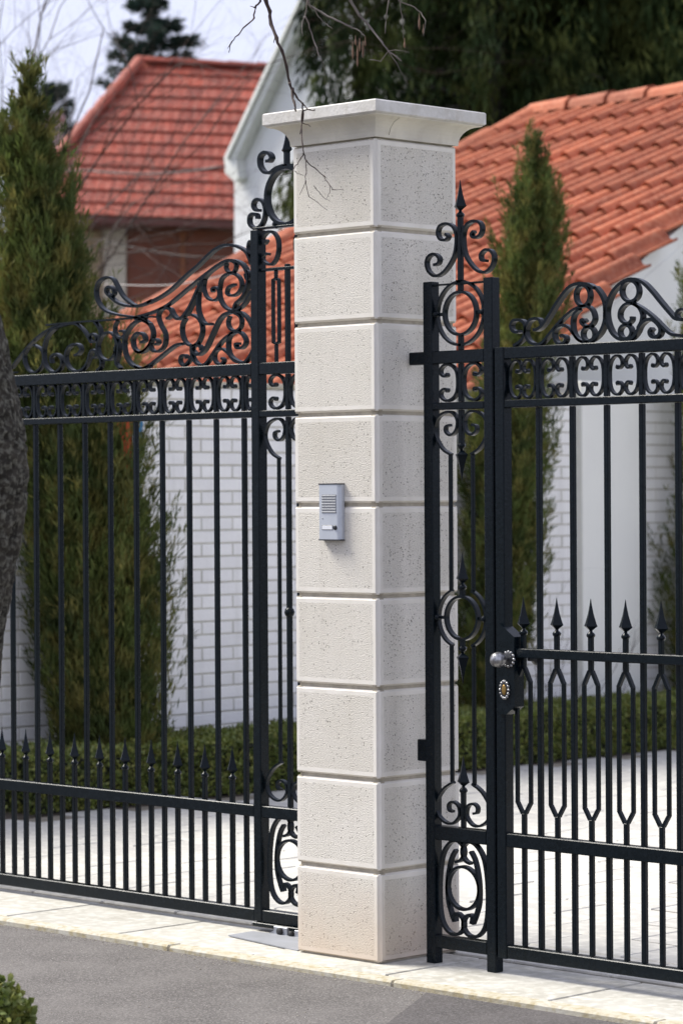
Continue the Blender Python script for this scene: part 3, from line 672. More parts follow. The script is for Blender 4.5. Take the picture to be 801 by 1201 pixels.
for k in range(14):
    t = k*math.pi/7; obj('keyhole_petal', MB().lathe((e0.x+.0175*math.cos(t),YR-.0105,e0.z+.026*math.sin(t)), [(.0052,0),(.0052,-.003),(.003,-.006),(.001,-.0065)], 7, 'y'), SILV, pg)
pb2 = onY(623,774,RM); obj('back_knob', MB().lathe((pb2.x-.03,YR+.040,pb2.z+.0), [(.006,0),(.007,.02),(.018,.03),(.021,.042),(.014,.055),(.003,.06)], 14, 'y'), DARKP, pg)

# ------------------------------------------------------------------ white brick wall along the driveway
WX = -4.9; CH = .0683; BL = .222; WT = 2.05
bw = thing('brick_wall', 'white painted brick wall behind the hedge and cypresses', 'wall', (WX,4,0))
py0, py1 = onX(675,600,WX).y, onX(750,600,WX).y
obj('mortar', MB().box(WX-.22,WX-.006,-.6,9.6,-.05,WT-.004), MORTAR, bw)
bm_ = MB().bar(-.1,.0,0,BL-.009,0,CH-.009,.003).mesh('brick')
brs = []
for j in range(30):
    for i in range(46):
        Y = -.6+i*BL+(BL/2 if j % 2 else 0); Z = j*CH+.004
        if Y+BL > 9.6: continue
        if Y > py0+.15 and Y+BL < py1-.15: continue
        brs.append((Y,Z))
def hid(Y,Z):
    d = Vector((WX,Y+.1,Z+.03))-CAM; zf = d.dot(Fw); px = PW/2+F*d.dot(Rt)/zf; py = PH/2-F*d.dot(Up)/zf
    return not (-5 < px < 806) or 345 < px < 537 or (70 < px < 165 and py > 430) or (60 <= px < 200 and py > 700) or py > 885
viz = [q for q in brs if not hid(*q)]
viz.sort(key=lambda q: q[0]); 
step = viz[:300] if len(viz) > 300 else viz
sset = set(step)
for Y,Z in step: link('brick', bm_, BRICK, bw, (WX-WX+random.uniform(-.0015,.0015), Y-4, Z))
st = MB()
for Y,Z in brs:
    if (Y,Z) not in sset: st.box(WX-.1, WX+random.uniform(-.0015,.0015), Y, Y+BL-.009, Z, Z+CH-.009)
tag(obj('far_brick', st, BRICK, bw), kind='stuff')
obj('coping', MB().bar(WX-.24,WX+.012,-.6,9.6,WT-.003,WT+.028,.006), KERB, bw)
pr = thing('rendered_pier', 'smooth pale rendered pier standing between two stretches of white brick', 'pier', (WX,7,0))
obj('shaft', MB().bar(WX-.24,WX+.05,py0,py1,-.05,WT+.10,.004), PALE, pr)

# ------------------------------------------------------------------ garage with clay tile roof
AL = math.radians(22.9)
P0 = onX(660,390,-5.1)-Vector((0,0,.035)); NR = Vector((0,-math.sin(AL),math.cos(AL)))
def onroof(px, py): d = ray(px,py); return CAM+d*(NR.dot(P0-CAM)/NR.dot(d))
EY = 6.10; RY_ = 12.15; XG = -9.93
zr = lambda y: P0.z+(y-P0.y)*math.tan(AL)
xr = lambda y: -5.08-(y-6.87)*.278          # slanting right edge
gg = thing('garage', 'low building with an orange clay tile roof and smooth pale side wall', 'garage', (-7,9,0))
def quadslab(name, pts, th, m, parent):
    V = [Vector(p) for p in pts]; n = (V[1]-V[0]).cross(V[2]-V[0]).normalized()*th
    return obj(name, MB().add(V+[v-n for v in V], [(0,1,2,3),(7,6,5,4),(0,4,5,1),(1,5,6,2),(2,6,7,3),(3,7,4,0)]), m, parent)
quadslab('roof_deck', [(XG+.05,EY+.08,zr(EY+.08)-.05),(xr(EY+.08)-.24,EY+.08,zr(EY+.08)-.05),(xr(RY_)-.24,RY_,zr(RY_)-.05),(XG+.05,RY_,zr(RY_)-.05)], .10, DECK, gg)
quadslab('roof_deck', [(XG+.05,RY_+.001,zr(RY_)-.05),(xr(RY_)-.24,RY_+.001,zr(RY_)-.05),(xr(RY_)-.6,RY_+5,zr(EY)+.2),(XG+.05,RY_+5,zr(EY)+.2)], .10, DECK, gg)
w0, w1 = Vector((xr(EY+.35)-.20,EY+.35,0)), Vector((xr(RY_)-.20,RY_-.02,0))
obj('side_wall', MB().add([w0,w1,(w1.x,w1.y,zr(w1.y)-.045),(w0.x,w0.y,zr(w0.y)-.045),(w0.x-.2,w0.y,0),(w1.x-.2,w1.y,0),(w1.x-.2,w1.y,zr(w1.y)-.045),(w0.x-.2,w0.y,zr(w0.y)-.045)],
   [(0,1,2,3),(7,6,5,4),(0,4,5,1),(1,5,6,2),(2,6,7,3),(3,7,4,0)]), PALE, gg)
obj('front_wall', MB().box(XG+.3,w0.x-.205,EY+.35,EY+.55,0,zr(EY+.35)-.17), PALE, gg)
# sloping band under the verge
vb0, vb1 = Vector((w0.x+.012,w0.y-.02,zr(w0.y)-.30)), Vector((w1.x+.012,w1.y,zr(w1.y)-.30))
quadslab('verge_band', [vb0,vb1,vb1+Vector((0,0,.125)),vb0+Vector((0,0,.125))], .02, PALE, gg)
TL, TWd = .545, .179
down = Vector((0,-math.cos(AL),-math.sin(AL)))
def tile_mesh(w, L, amp, th, n=8, lift=.03):
    mb = MB(); top = []; bot = []
    for r, (v, dz) in enumerate(((0,0),(L*1.05,lift))):
        for i in range(n+1):
            u = i/n; h = amp*(math.sin(math.pi*min(u/.625,1))**.5 if u < .625 else -.12*math.sin(math.pi*(u-.625)/.375))
            top.append((u*w*1.06, v, h+dz)); bot.append((u*w*1.06, v, h+dz-th))
    k = n+1
    f1 = [(i,i+1,k+i+1,k+i) for i in range(n)]
    mb.add(top, f1, 0, True); mb.add(bot, [f[::-1] for f in f1], 0, True)
    mb.add(top[k:]+bot[k:], [(i,i+1,k+i+1,k+i) for i in range(n)])
    mb.add([top[0],top[k],bot[k],bot[0]], [(0,1,2,3)]); mb.add([top[k-1],top[2*k-1],bot[2*k-1],bot[k-1]], [(3,2,1,0)])
    return mb.mesh('roof_tile')
tmesh = tile_mesh(TWd, TL, .080, .018, 10, .034)
tmesh.materials.append(TILE)
Rm = Matrix((Vector((1,0,0)), down, Vector((1,0,0)).cross(down)*-1)).transposed()
if Rm.determinant() < 0: pass
nrow = int(math.ceil((RY_-EY)/math.cos(AL)/TL)); tl = []
for r in range(nrow):
    yt = RY_-r*TL*math.cos(AL)        # upper end of this course
    yb = yt-TL*math.cos(AL)
    n = int((xr((yt+yb)/2)-XG)/TWd)
    for c in range(n): tl.append((XG+.0+c*TWd+( (xr((yt+yb)/2)-XG) - n*TWd)*0, yt))
gl = gg.location
def tmat(x, y, dz=0): 
    m = Matrix((Vector((1,0,0)), down, NR)).transposed().to_4x4(); m.translation = Vector((x,y,zr(y)+dz)); return m
tl.sort(key=lambda q: 0 if vis(q[0]+.1, q[1]-.3, zr(q[1]-.3), 25) else 1)
for i_, (x, y) in enumerate(tl[:300]):
    o = bpy.data.objects.new('roof_tile', tmesh); C.objects.link(o); o.parent = gg
    m = tmat(x, y, random.uniform(-.004,.004)); m.translation -= gl
    o.matrix_basis = m @ Matrix.Rotation(random.uniform(-.006,.006),4,'Z')
if len(tl) > 300:
    sv = []; sf = []; tv = [v.co for v in tmesh.vertices]; tf = [tuple(p.vertices) for p in tmesh.polygons]
    for x, y in tl[300:]:
        m = tmat(x,y); o_ = len(sv); sv += [m @ v for v in tv]; sf += [tuple(a+o_ for a in f) for f in tf]
    tag(obj('far_roof_tile', MB().add(sv, sf, 0, True), TILE, gg), kind='stuff')
def half_tile(L, r, m, name, a, b, parent):
    """ridge caps laid end to end from a to b"""
    d = b-a; n = max(1, round(d.length/L)); d_ = d.normalized(); side = d_.cross(Vector((0,0,1))).normalized(); up = side.cross(d_)
    for k in range(n):
        s0 = a+d*(k/n); s1 = a+d*((k+1.06)/n); V = []
        for q, rr in ((s0, r*1.12), (s1, r*.92)):
            for off in (0, -.018):
                for i in range(7):
                    th = math.pi*i/6; V.append(q+side*math.cos(th)*(rr+off)+up*(math.sin(th)*(rr+off)*.8-.01))
        Fs = [(i,i+1,14+i+1,14+i) for i in range(6)]+[(7+i,14+7+i,14+8+i,8+i) for i in range(6)]+[(i,7+i,8+i,i+1) for i in range(6)]+[(14+i,15+i,22+i,21+i) for i in range(6)]
        obj(name, MB().add(V, Fs, 0, False), m, parent)
rz0 = Vector((XG+.02,RY_+.02,zr(RY_)+.055))
half_tile(.42, .135, TILE, 'ridge_tile', rz0+Vector((6.0,0,0)) if False else Vector((xr(RY_)+.0,RY_+.02,zr(RY_)+.055)), rz0, gg)
half_tile(.62, .12, TILE, 'verge_tile', Vector((XG,RY_,zr(RY_)+.03)), Vector((XG,EY-.02,zr(EY)+.04)), gg)
obj('mortar_cap', MB().lathe((XG+.0,RY_+.01,zr(RY_)+.05), [(.10,-.10),(.13,-.04),(.12,.02),(.07,.06),(.01,.07)], 10), mat('tile_bedding_mortar', (.34,.22,.18), .9), gg)
obj('eave_board', MB().box(XG+.05,xr(EY)-.08,EY+.085,EY+.11,zr(EY)-.20,zr(EY)-.06), DECK, gg)

# ------------------------------------------------------------------ far house with red roof
rh = thing('red_roof_house', 'house with a dark red tiled hip roof and brown wooden doors', 'house', at(170,400,42))
dE, dR = 41.0, 43.5
E0, E1 = at(12,248.5,dE), at(300,259,dE); G0, G1 = at(165,73,dR), at(330,82,dR)
uu = (E1-E0).normalized(); rows = 13
vv_top = G0; 
nrm = uu.cross((G0-E0)).normalized()
if nrm.z < 0: nrm = -nrm
dn = nrm.cross(uu).normalized()
if dn.z > 0: dn = -dn
hgt = (E0-G0).dot(dn); TLr = hgt/rows
obj('roof_deck', MB().add([E0-nrm*.06,E1+uu*2-nrm*.06,G1+uu*2-nrm*.06,G0-nrm*.06], [(0,1,2,3)]), DECK, rh)
rt = tile_mesh(.14, TLr, 0.006, .02, 4, .028); rt.materials.append(RTILE); tcount = []
for r in range(rows):
    tp = G0+dn*(r*TLr); f0 = E0+(G0-E0)*(1-(r+.35)/rows); start = (f0-tp).dot(uu)
    s = start
    while s < start+4.6+(E1-E0).length:
        p = tp+uu*s; e = (p-CAM); px = PW/2+F*e.dot(Rt)/e.dot(Fw)
        if px > 330: break
        tcount.append(p); s += .14
mb_far = MB(); tv = [v.co.copy() for v in rt.vertices]; tf = [tuple(p.vertices) for p in rt.polygons]
bas = Matrix((uu, dn, nrm)).transposed().to_4x4()
def pxof(p): e = p-CAM; return PW/2+F*e.dot(Rt)/e.dot(Fw)
tcount.sort(key=lambda p: 0 if 90 < pxof(p) < 285 else 1)
for i_, p in enumerate(tcount):
    m = bas.copy(); m.translation = p
    if i_ < 300:
        o = bpy.data.objects.new('roof_tile', rt); C.objects.link(o); o.parent = rh; m.translation = p-rh.location; o.matrix_basis = m
    else: o_ = len(mb_far.v); mb_far.add([m @ v for v in tv], tf, 0, True)
if mb_far.v: tag(obj('far_roof_tile', mb_far, RTILE, rh), kind='stuff')
half_tile(.40, .10, RTILE, 'ridge_tile', G0+nrm*.02, G1+uu*.5+nrm*.02, rh)
half_tile(.36, .11, RTILE, 'hip_tile', G0+nrm*.03, E0+nrm*.03, rh)
# left slope of the hip roof and walls
hz = Vector((0,0,0)); back = Vector((Fw.x,Fw.y,0)).normalized()
lft = Vector((-Rt.x,-Rt.y,0)).normalized()
obj('hip_slope', MB().add([E0, G0, G0+back*3, E0+back*6+lft*.6, E0+lft*.1], [(0,1,2,3,4)]), RTILE, rh)
def wallbox(name, pxa, pxb, pya, pyb, dep, th, m, parent):
    A, B = at(pxa,pya,dep), at(pxb,pya,dep); Cc, D = at(pxb,pyb,dep), at(pxa,pyb,dep); k = back*th
    V = [A,B,Cc,D,A+k,B+k,Cc+k,D+k]
    return obj(name, MB().add(V, [(3,2,1,0),(4,5,6,7),(0,1,5,4),(1,2,6,5),(2,3,7,6),(3,0,4,7)]), m, parent)
fas = MB().add([E0-Vector((0,0,.01)),E1-Vector((0,0,.01)),E1-Vector((0,0,.11)),E0-Vector((0,0,.11))]+[q+back*.05 for q in (E0-Vector((0,0,.01)),E1-Vector((0,0,.01)),E1-Vector((0,0,.11)),E0-Vector((0,0,.11)))], [(0,1,2,3),(7,6,5,4),(0,4,5,1),(1,5,6,2),(2,6,7,3),(3,7,4,0)])
obj('gutter', fas, REDDARK, rh)
wallbox('soffit', 62, 300, 262, 266, 41.1, 1.2, REDDARK, rh)
wallbox('wall', 60, 300, 266, 700, 41.8, .3, TAN, rh)
wallbox('pilaster', 122, 148, 266, 700, 41.6, .19, CREAM, rh)
wallbox('door_panel', 149, 211, 268, 700, 41.7, .09, SHUT, rh)
wallbox('door_panel', 218, 275, 268, 700, 41.7, .09, SHUT, rh)
wallbox('door_post', 211.5, 217.5, 268, 700, 41.68, .11, SHUT2, rh)
wallbox('pilaster', 276, 300, 266, 700, 41.6, .19, CREAM, rh)
gh = thing('grey_chimney_stack', 'grey chimney seen behind the tall cypress left of the red roof', 'chimney', at(56,300,46))
wallbox('stack', 44, 71, 138, 700, 46, .5, GREYW, gh); wallbox('crown', 42, 73, 132, 138, 45.95, .6, GREYW, gh)

# ------------------------------------------------------------------ white gabled house
wh = thing('white_gable_house', 'tall white rendered gable house with white bargeboards behind the pillar', 'house', at(400,400,31))
dW = 31.0
WY = at(275,400,31.0).y
def wat(x, y, d): return onY(x, y, WY+(d-dW))
bky = Vector((0,1,0))
poly = [(275,900),(275,205),(430,-130),(476,-130),(476,900)]
A = [wat(x,y,dW) for x,y in poly]; Bk = [q+bky*5 for q in A]
obj('wall', MB().add(A+Bk, [(0,1,2,3,4),(9,8,7,6,5)]+[(i,(i+1) % 5,5+(i+1) % 5,5+i) for i in range(5)]), WHITEW, wh)
def strip(p0, p1, wpx, d0, th, m, name, nx=1):
    (x0,y0),(x1,y1) = p0,p1; L = math.hypot(x1-x0,y1-y0); ox, oy = (y1-y0)/L*wpx*nx, -(x1-x0)/L*wpx*nx
    Q = [wat(x0,y0,d0),wat(x1,y1,d0),wat(x1+ox,y1+oy,d0),wat(x0+ox,y0+oy,d0)]; k = bky*th
    return obj(name, MB().add(Q+[q+k for q in Q], [(3,2,1,0),(4,5,6,7),(0,1,5,4),(1,2,6,5),(2,3,7,6),(3,0,4,7)]), m, wh)
strip((263,184),(418,-150),13,dW-.14,.13,WHITEB,'bargeboard',-1)
strip((263,184),(418,-150),3.5,dW-.18,.035,WHITEB,'bargeboard_trim',-1)
Q = [wat(x,y,dW-.14) for x,y in ((263,184),(276,184),(280,208),(275,213),(264,203))]
obj('eave_box', MB().add(Q+[q+bky*.13 for q in Q], [(4,3,2,1,0),(5,6,7,8,9)]+[(i,(i+1) % 5,5+(i+1) % 5,5+i) for i in range(5)]), WHITEB, wh)
s0, s1 = wat(268,186,dW-.14), wat(423,-148,dW-.14)
obj('roof', MB().add([s0,s1,s1+bky*6,s0+bky*6]+[q+Vector((0,0,.03))+lft*.02 for q in (s0,s1,s1+bky*6,s0+bky*6)], [(0,1,2,3),(7,6,5,4),(0,4,5,1),(1,5,6,2),(2,6,7,3),(3,7,4,0)]), WHITEB, wh)

# ------------------------------------------------------------------ plants
def taper_tree(name, label, cat, axis, radii, nleaf, mats, llen, lwid, group=None, upness=1.0, seed=1, fill=.6):
    """upright conifer: axis = list of Vector from base to tip, radii at each; many narrow sprays swept up and outward"""
    r = np.random.default_rng(seed)
    t = thing(name, label, cat, (axis[0].x,axis[0].y,0), group)
    ax = np.array([list(a) for a in axis]); rad = np.array(radii); L = np.linspace(0,1,len(ax))
    wts = rad+.02; cdf = np.cumsum(wts)/wts.sum()
    # flame-shaped sub-clumps give the uneven outline
    nc = max(60, nleaf//110); tc = np.interp(r.random(nc), np.concatenate([[0],cdf]), np.concatenate([[0],L+0.0]))
    ang = r.random(nc)*2*np.pi; rr = np.sqrt(r.random(nc))*.98
    cpos = np.stack([np.interp(tc,L,ax[:,k]) for k in range(3)],1); cr = np.interp(tc,L,rad)
    rr = np.maximum(rr, r.random(nc)*.5)
    cdir = np.stack([np.cos(ang),np.sin(ang),np.zeros(nc)],1)
    cc = cpos+cdir*(cr*rr*.93)[:,None]+r.normal(0,.022,(nc,3))
    clen = (.14+.34*r.random(nc)**1.5)*np.clip(cr/.30,.22,1.1)
    per = nleaf//nc
    idx = np.repeat(np.arange(nc), per); n = len(idx)
    u = r.random(n)
    up = np.array([0,0,1.0])*upness
    cd_ = unit(cdir*.26+up+r.normal(0,.14,(nc,3)))
    wid = (1-u)**.8*.26+.03
    off = r.normal(0,1,(n,3)); off = unit(off)*(r.random(n)**.5*wid)[:,None]
    P = cc[idx]+cd_[idx]*(clen[idx]*(u*1.6-.5))[:,None]+off*clen[idx][:,None]
    A = unit(cd_[idx]*1.0+off*1.6+r.normal(0,.30,(n,3)))*(llen*(.6+.8*r.random(n)))[:,None]
    B = unit(np.cross(A, r.normal(0,1,(n,3))))*(lwid*(.6+.8*r.random(n)))[:,None]
    keep = r.random(n) > np.clip((tc[idx]-.55)*1.5,0,.62); P, A, B = P[keep], A[keep], B[keep]
    leafmesh('crown', P, A, B, mats, t)
    tb = MB(); tb.tube([tuple(a) for a in axis[:-1]], [max(.008,.05*(1-i/len(axis))) for i in range(len(axis)-1)], 7); obj('trunk', tb, BARK, t)
    # dark core so the crown is not see-through
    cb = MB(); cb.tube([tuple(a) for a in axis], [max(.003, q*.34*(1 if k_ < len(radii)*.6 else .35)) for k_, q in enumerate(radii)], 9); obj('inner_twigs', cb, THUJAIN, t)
    return t
def axis_px(rows, dep, zb):
    ax = []; rad = []
    for (py, xl, xr_) in rows:
        p = at((xl+xr_)/2, py, dep); ax.append(p); rad.append((xr_-xl)/2*dep/F)
    b = ax[0].copy(); b.z = 0; ax.insert(0,b); rad.insert(0, rad[0]*.7)
    return ax, rad
d1 = (onX(110,860,-4.62)-CAM).dot(Fw)
ax, rad = axis_px([(880,52,205),(800,40,204),(740,36,200),(700,30,195),(640,22,186),(600,14,178),(540,4,166),(500,-4,158),(450,-10,142),(400,-14,126),(350,-16,114),(300,-16,106),(250,-14,98),(200,-12,74),(160,2,60),(130,16,50),(104,28,42),(84,33,39)], d1, 0)
taper_tree('cypress_tree', 'big cypress leaning left behind the driveway gate with its tip against the sky', 'cypress tree', ax, [q*(.88 if i_ < 10 else .80) for i_, q in enumerate(rad)], 200000, [THUJA], .055, .0036, 'cypresses along the brick wall', seed=3)
d2 = (onX(590,700,-4.62)-CAM).dot(Fw)
ax, rad = axis_px([(885,538,600),(820,536,612),(760,534,622),(700,536,634),(640,538,642),(580,542,646),(520,548,650),(460,556,654),(400,572,656),(350,580,660),(310,584,662),(270,592,660),(240,600,652),(210,612,642),(190,618,632),(172,624,629)], d2, 0)
taper_tree('cypress_tree', 'slim cypress between the pillar and the garden gate rising to a point before the tiles', 'cypress tree', ax, [q*.92 for q in rad], 130000, [THUJA], .050, .0033, 'cypresses along the brick wall', seed=5)
d3 = (onX(830,700,-4.62)-CAM).dot(Fw)
ax, rad = axis_px([(880,790,880),(780,784,886),(700,786,888),(600,790,886),(500,792,880),(420,794,872),(350,800,862),(300,812,850),(260,828,842)], d3, 0)
taper_tree('cypress_tree', 'cypress cut off by the right edge of the photo beyond the garden gate', 'cypress tree', ax, rad, 60000, [THUJA], .050, .0033, 'cypresses along the brick wall', seed=8)

def hedge(name, label, x0, x1, y0, y1, h, n, seed=2, leaf=.020):
    r = np.random.default_rng(seed)
    t = thing(name, label, 'hedge', ((x0+x1)/2,(y0+y1)/2,0))
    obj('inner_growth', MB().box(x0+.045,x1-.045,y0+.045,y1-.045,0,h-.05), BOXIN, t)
    # points on top, front and end faces, pushed by lumps
    a1, a2, a3 = (x1-x0)*(y1-y0), (y1-y0)*h, (x1-x0)*h
    f = r.choice(4, n, p=np.array([a1,a2*1.15,a3,a3*.6])/(a1+a2*1.15+a3*1.6))
    u, v = r.random(n), r.random(n); P = np.empty((n,3)); N = np.zeros((n,3))
    P[:,0] = np.where(f == 1, x1, x0+(x1-x0)*u); P[:,1] = np.where(f == 2, y0, np.where(f == 3, y1, y0+(y1-y0)*(np.where(f == 1, u, v)))); P[:,2] = np.where(f == 0, h, h*v)
    N[f == 0] = (0,0,1); N[f == 1] = (1,0,0); N[f == 2] = (0,-1,0); N[f == 3] = (0,1,0)
    lump = .018*np.sin(P[:,1]*23+P[:,0]*17)+.014*np.sin(P[:,1]*51+P[:,2]*37)+.012*np.sin(P[:,0]*61+P[:,2]*43+P[:,1]*9)
    P += N*(lump*.5-.022+.030*r.random(n)**1.8)[:,None]
    A = unit(N*.6+r.normal(0,.7,(n,3))+np.array([0,0,.35]))*(leaf*(.7+.8*r.random(n)))[:,None]
    B = unit(np.cross(A, r.normal(0,1,(n,3))))*(leaf*.33*(.7+.6*r.random(n)))[:,None]
    leafmesh('leaves', P, A, B, [BOX], t); return t
hx1 = -4.20
hedge('box_hedge', 'low clipped box hedge along the driveway in front of the brick wall', hx1-.50, hx1+.02, 2.02, 9.4, .272, 80000)

# small box shrub, bottom left, in front of the road
def shrub(c, r_, n, label, seed=4):
    r = np.random.default_rng(seed); t = thing('box_shrub', label, 'shrub', (c.x,c.y,0))
    D = unit(r.normal(0,1,(n,3))); rr = r_*(.55+.5*r.random(n)**.5)*(1+.12*np.sin(D[:,0]*9)+.1*np.sin(D[:,2]*11+D[:,1]*7))
    P = np.array(list(c))+D*rr[:,None]; A = unit(D*.7+r.normal(0,.6,(n,3))+np.array([0,0,.3]))*(.020*(.7+.7*r.random(n)))[:,None]
    B = unit(np.cross(A, r.normal(0,1,(n,3))))*(.0075*(.8+.5*r.random(n)))[:,None]
    P = np.concatenate([P]); leafmesh('leaves', P, A, B, [BOX], t)
    s = MB(); 
    for k in range(9):
        d = Vector(D[k]); s.tube([(c.x,c.y,0), tuple(Vector((c.x,c.y,c.z*.6))+d*.02), tuple(c+d*r_*.7)], [.008,.006,.003], 5)
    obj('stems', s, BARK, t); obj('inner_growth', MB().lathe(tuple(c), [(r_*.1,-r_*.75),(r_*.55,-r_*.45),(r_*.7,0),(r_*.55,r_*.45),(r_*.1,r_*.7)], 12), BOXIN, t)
cs = at(-22,1205,7.2); shrub(cs, .115, 3500, 'small dark box shrub at the lower left corner by the road')

# drooping dark conifers behind the garage
def droopy(px, dep, rad, z0, z1, n, label, seed, zfocus=(4.6,8.6), open_=0.0, wm_=1.0):
    r = np.random.default_rng(seed); b = at(px,600,dep); b.z = 0
    t = thing('dark_conifer', label, 'conifer', b, 'dark conifers behind the tiled roofs')
    n = int(n*1.5); nb = int(260*wm_); zb = np.where(r.random(nb) < .75, zfocus[0]-.8+(zfocus[1]-zfocus[0]+1.2)*r.random(nb), z0+(z1-z0)*r.random(nb))
    an = r.random(nb)*2*np.pi; Lb = rad*(1-.55*(zb-z0)/(z1-z0))*(.65+.45*r.random(nb))
    per = n//nb; idx = np.repeat(np.arange(nb),per); m = len(idx); s = r.random(m)**.75
    dirs = np.stack([np.cos(an),np.sin(an)],1)
    P = np.empty((m,3)); hz_ = Lb[idx]*s
    lat = r.normal(0,.16,m)*Lb[idx]*.5*(1-.4*s)
    P[:,0] = b.x+dirs[idx,0]*hz_-dirs[idx,1]*lat; P[:,1] = b.y+dirs[idx,1]*hz_+dirs[idx,0]*lat
    P[:,2] = zb[idx]+.18*hz_-.16*hz_**2/rad-r.random(m)**1.3*.62*(1-open_*.3)
    A = np.stack([r.normal(0,.35,m)+dirs[idx,0]*.3, r.normal(0,.35,m)+dirs[idx,1]*.3, -np.abs(r.normal(1,.3,m))],1); A = unit(A)*(.14*(.6+.8*r.random(m)))[:,None]
    B = unit(np.cross(A, r.normal(0,1,(m,3))))*(.0125*(.6+.8*r.random(m)))[:,None]
    leafmesh('crown', P, A, B, [CONI], t)
    obj('trunk', MB().tube([(b.x,b.y,0),(b.x+.05,b.y,z1*.5),(b.x,b.y,z1)], [q*(.25 if open_ else 1) for q in (.22,.15,.03)], 10), BARK, t)
    lb_ = MB()
    for k in range(0,nb,6):
        q = Vector((b.x,b.y,zb[k])); e = Vector((b.x+dirs[k,0]*Lb[k]*.9,b.y+dirs[k,1]*Lb[k]*.9,zb[k]+.16*Lb[k]-.16*(Lb[k]*.9)**2/rad)); mdl = q.lerp(e,.5)+Vector((0,0,.12))
        lb_.tube([q,mdl,e], [.035,.02,.006], 5)
    tag(obj('limbs', lb_, BARK, t), kind='stuff')
droopy(418, 28.5, .95, 1.0, 12.0, 13000, 'dark conifer with drooping boughs and gaps above the pillar', 21, (5.2,8.6), .6, .30)
droopy(575, 29, 2.1, 1.0, 13, 34000, 'dense dark conifer just right of the pillar cap', 22)
droopy(640, 30.0, 2.4, 1.0, 13, 34000, 'dense dark conifer above the bend of the tiled roof', 23)
droopy(720, 29.4, 2.3, 1.0, 13, 34000, 'dark conifer with olive lit boughs above the ridge', 24)
droopy(805, 30, 2.4, 1.0, 13, 34000, 'dark conifer at the top right corner', 25)
droopy(590, 34.5, 2.3, 1.0, 13, 26000, 'farther dark conifer filling the gap behind the pillar cap', 26)
droopy(680, 35, 3.3, 1.0, 13, 26000, 'farther dark conifer filling behind the ridge', 27)
droopy(830, 35, 3.3, 1.0, 13, 22000, 'farther dark conifer at the right edge', 28)
# far spruces against the sky
def spruce(px, pytop, dep, spread, label, seed, n=9000, levels=16, hh=5.5):
    r = np.random.default_rng(seed); tp = at(px,pytop,dep); t = thing('spruce_tree', label, 'spruce tree', (tp.x,tp.y,0), 'spruces against the sky')
    Ps, As, Bs = [], [], []; lb_ = MB()
    side = np.array([Rt.x,Rt.y,0.])
    for k in range(levels):
        f = (k+.5)/levels; z = tp.z-.05-f*hh; Lk = spread*(.16+.84*f**.75)
        for q in range(6):
            a = r.random()*6.28; L = Lk*(.35+.85*r.random()); z = tp.z-.05-(f+r.normal(0,.035))*hh; d = np.array([math.cos(a),math.sin(a),0.12+.25*r.random()-.15*f])
            e = np.array([tp.x,tp.y,z])+d*L; m = max(10,int(n/levels/9)); s = r.random(m)**.7
            P = np.array([tp.x,tp.y,z])+d[None,:]*(L*s)[:,None]+r.normal(0,.09,(m,3))*(.4+L*(1-s)*.6)[:,None]*np.array([1,1,.55]); P[:,2] -= .10*r.random(m)
            A = unit(d[None,:]*.7+r.normal(0,.55,(m,3)))*.17; B = unit(np.cross(A,r.normal(0,1,(m,3))))*.030
            Ps.append(P); As.append(A); Bs.append(B); lb_.tube([(tp.x,tp.y,z),tuple(e)], [.02,.006], 4)
    leafmesh('crown', np.concatenate(Ps), np.concatenate(As), np.concatenate(Bs), [SPRU], t)
    tag(obj('limbs', lb_, BARK, t), kind='stuff'); obj('trunk', MB().tube([(tp.x,tp.y,0),(tp.x,tp.y,tp.z*.6),(tp.x,tp.y,tp.z-.1)], [.16,.10,.015], 8), BARK, t)
spruce(178, -6, 56, 1.75, 'far dark spruce rising above the ridge of the red roof', 31, 18000, 15, 4.6)
spruce(62, 92, 58, 1.0, 'lower far spruce showing between cypress and red roof', 32, 3000, 8, 2.2)

# bare trees and twigs
def grow(mb, p, d, L, r, depth, rg, bend=.18, droop=0.0, split=.75, n=4, tips=None):
    pts = [p.copy()]; q = p.copy(); dd = d.copy(); k = 5
    for i in range(k):
        dd = (dd+Vector((rg.gauss(0,bend),rg.gauss(0,bend),rg.gauss(0,bend)-droop))).normalized(); q = q+dd*(L/k); pts.append(q.copy())
    rr = [r*(1-.6*i/k) for i in range(k+1)]; mb.tube(pts, rr, n)
    if tips is not None and depth == 0: tips.append(q)
    if depth > 0:
        for i in range(1,k+1):
            if rg.random() < split:
                ax_ = Vector((rg.gauss(0,1),rg.gauss(0,1),rg.gauss(0,1))).normalized(); nd = (pts[i]-pts[i-1]).normalized()
                nd = (nd+ax_*.8).normalized(); grow(mb, pts[i], nd, L*rg.uniform(.45,.7), rr[i]*.62, depth-1, rg, bend, droop, split, n, tips)
def bare_tree(px, dep, h, label, seed, m=TWIG, lean=.0):
    rg = random.Random(seed); b = at(px,600,dep); b.z = 0; t = thing('bare_tree', label, 'bare tree', b)
    top = Vector((b.x+lean,b.y,h*.55)); obj('trunk', MB().tube([b,(b+top)/2+Vector((.05,0,0)),top], [.05,.04,.025], 8), BARK, t)
    for k in range(6):
        mb = MB(); a = k*1.05+rg.random(); zz = rg.uniform(.3,.55)*h; s = Vector((b.x+lean*zz/(h*.55),b.y,zz))
        grow(mb, s, Vector((math.cos(a)*.5,math.sin(a)*.5,1)).normalized(), h*.36, .014, 3, rg, .18, .0, .95, 3); obj('branch', mb, m, t)
bare_tree(20, 24, 7.6, 'leafless tree with fine twigs against the sky behind the left cypress', 41)
bare_tree(92, 33, 7.4, 'leafless sapling whose blurred twigs cross the red roof', 43)

bare_tree(12, 23, 7.0, 'thin leafless shoots rising just behind the tip of the left cypress', 47)
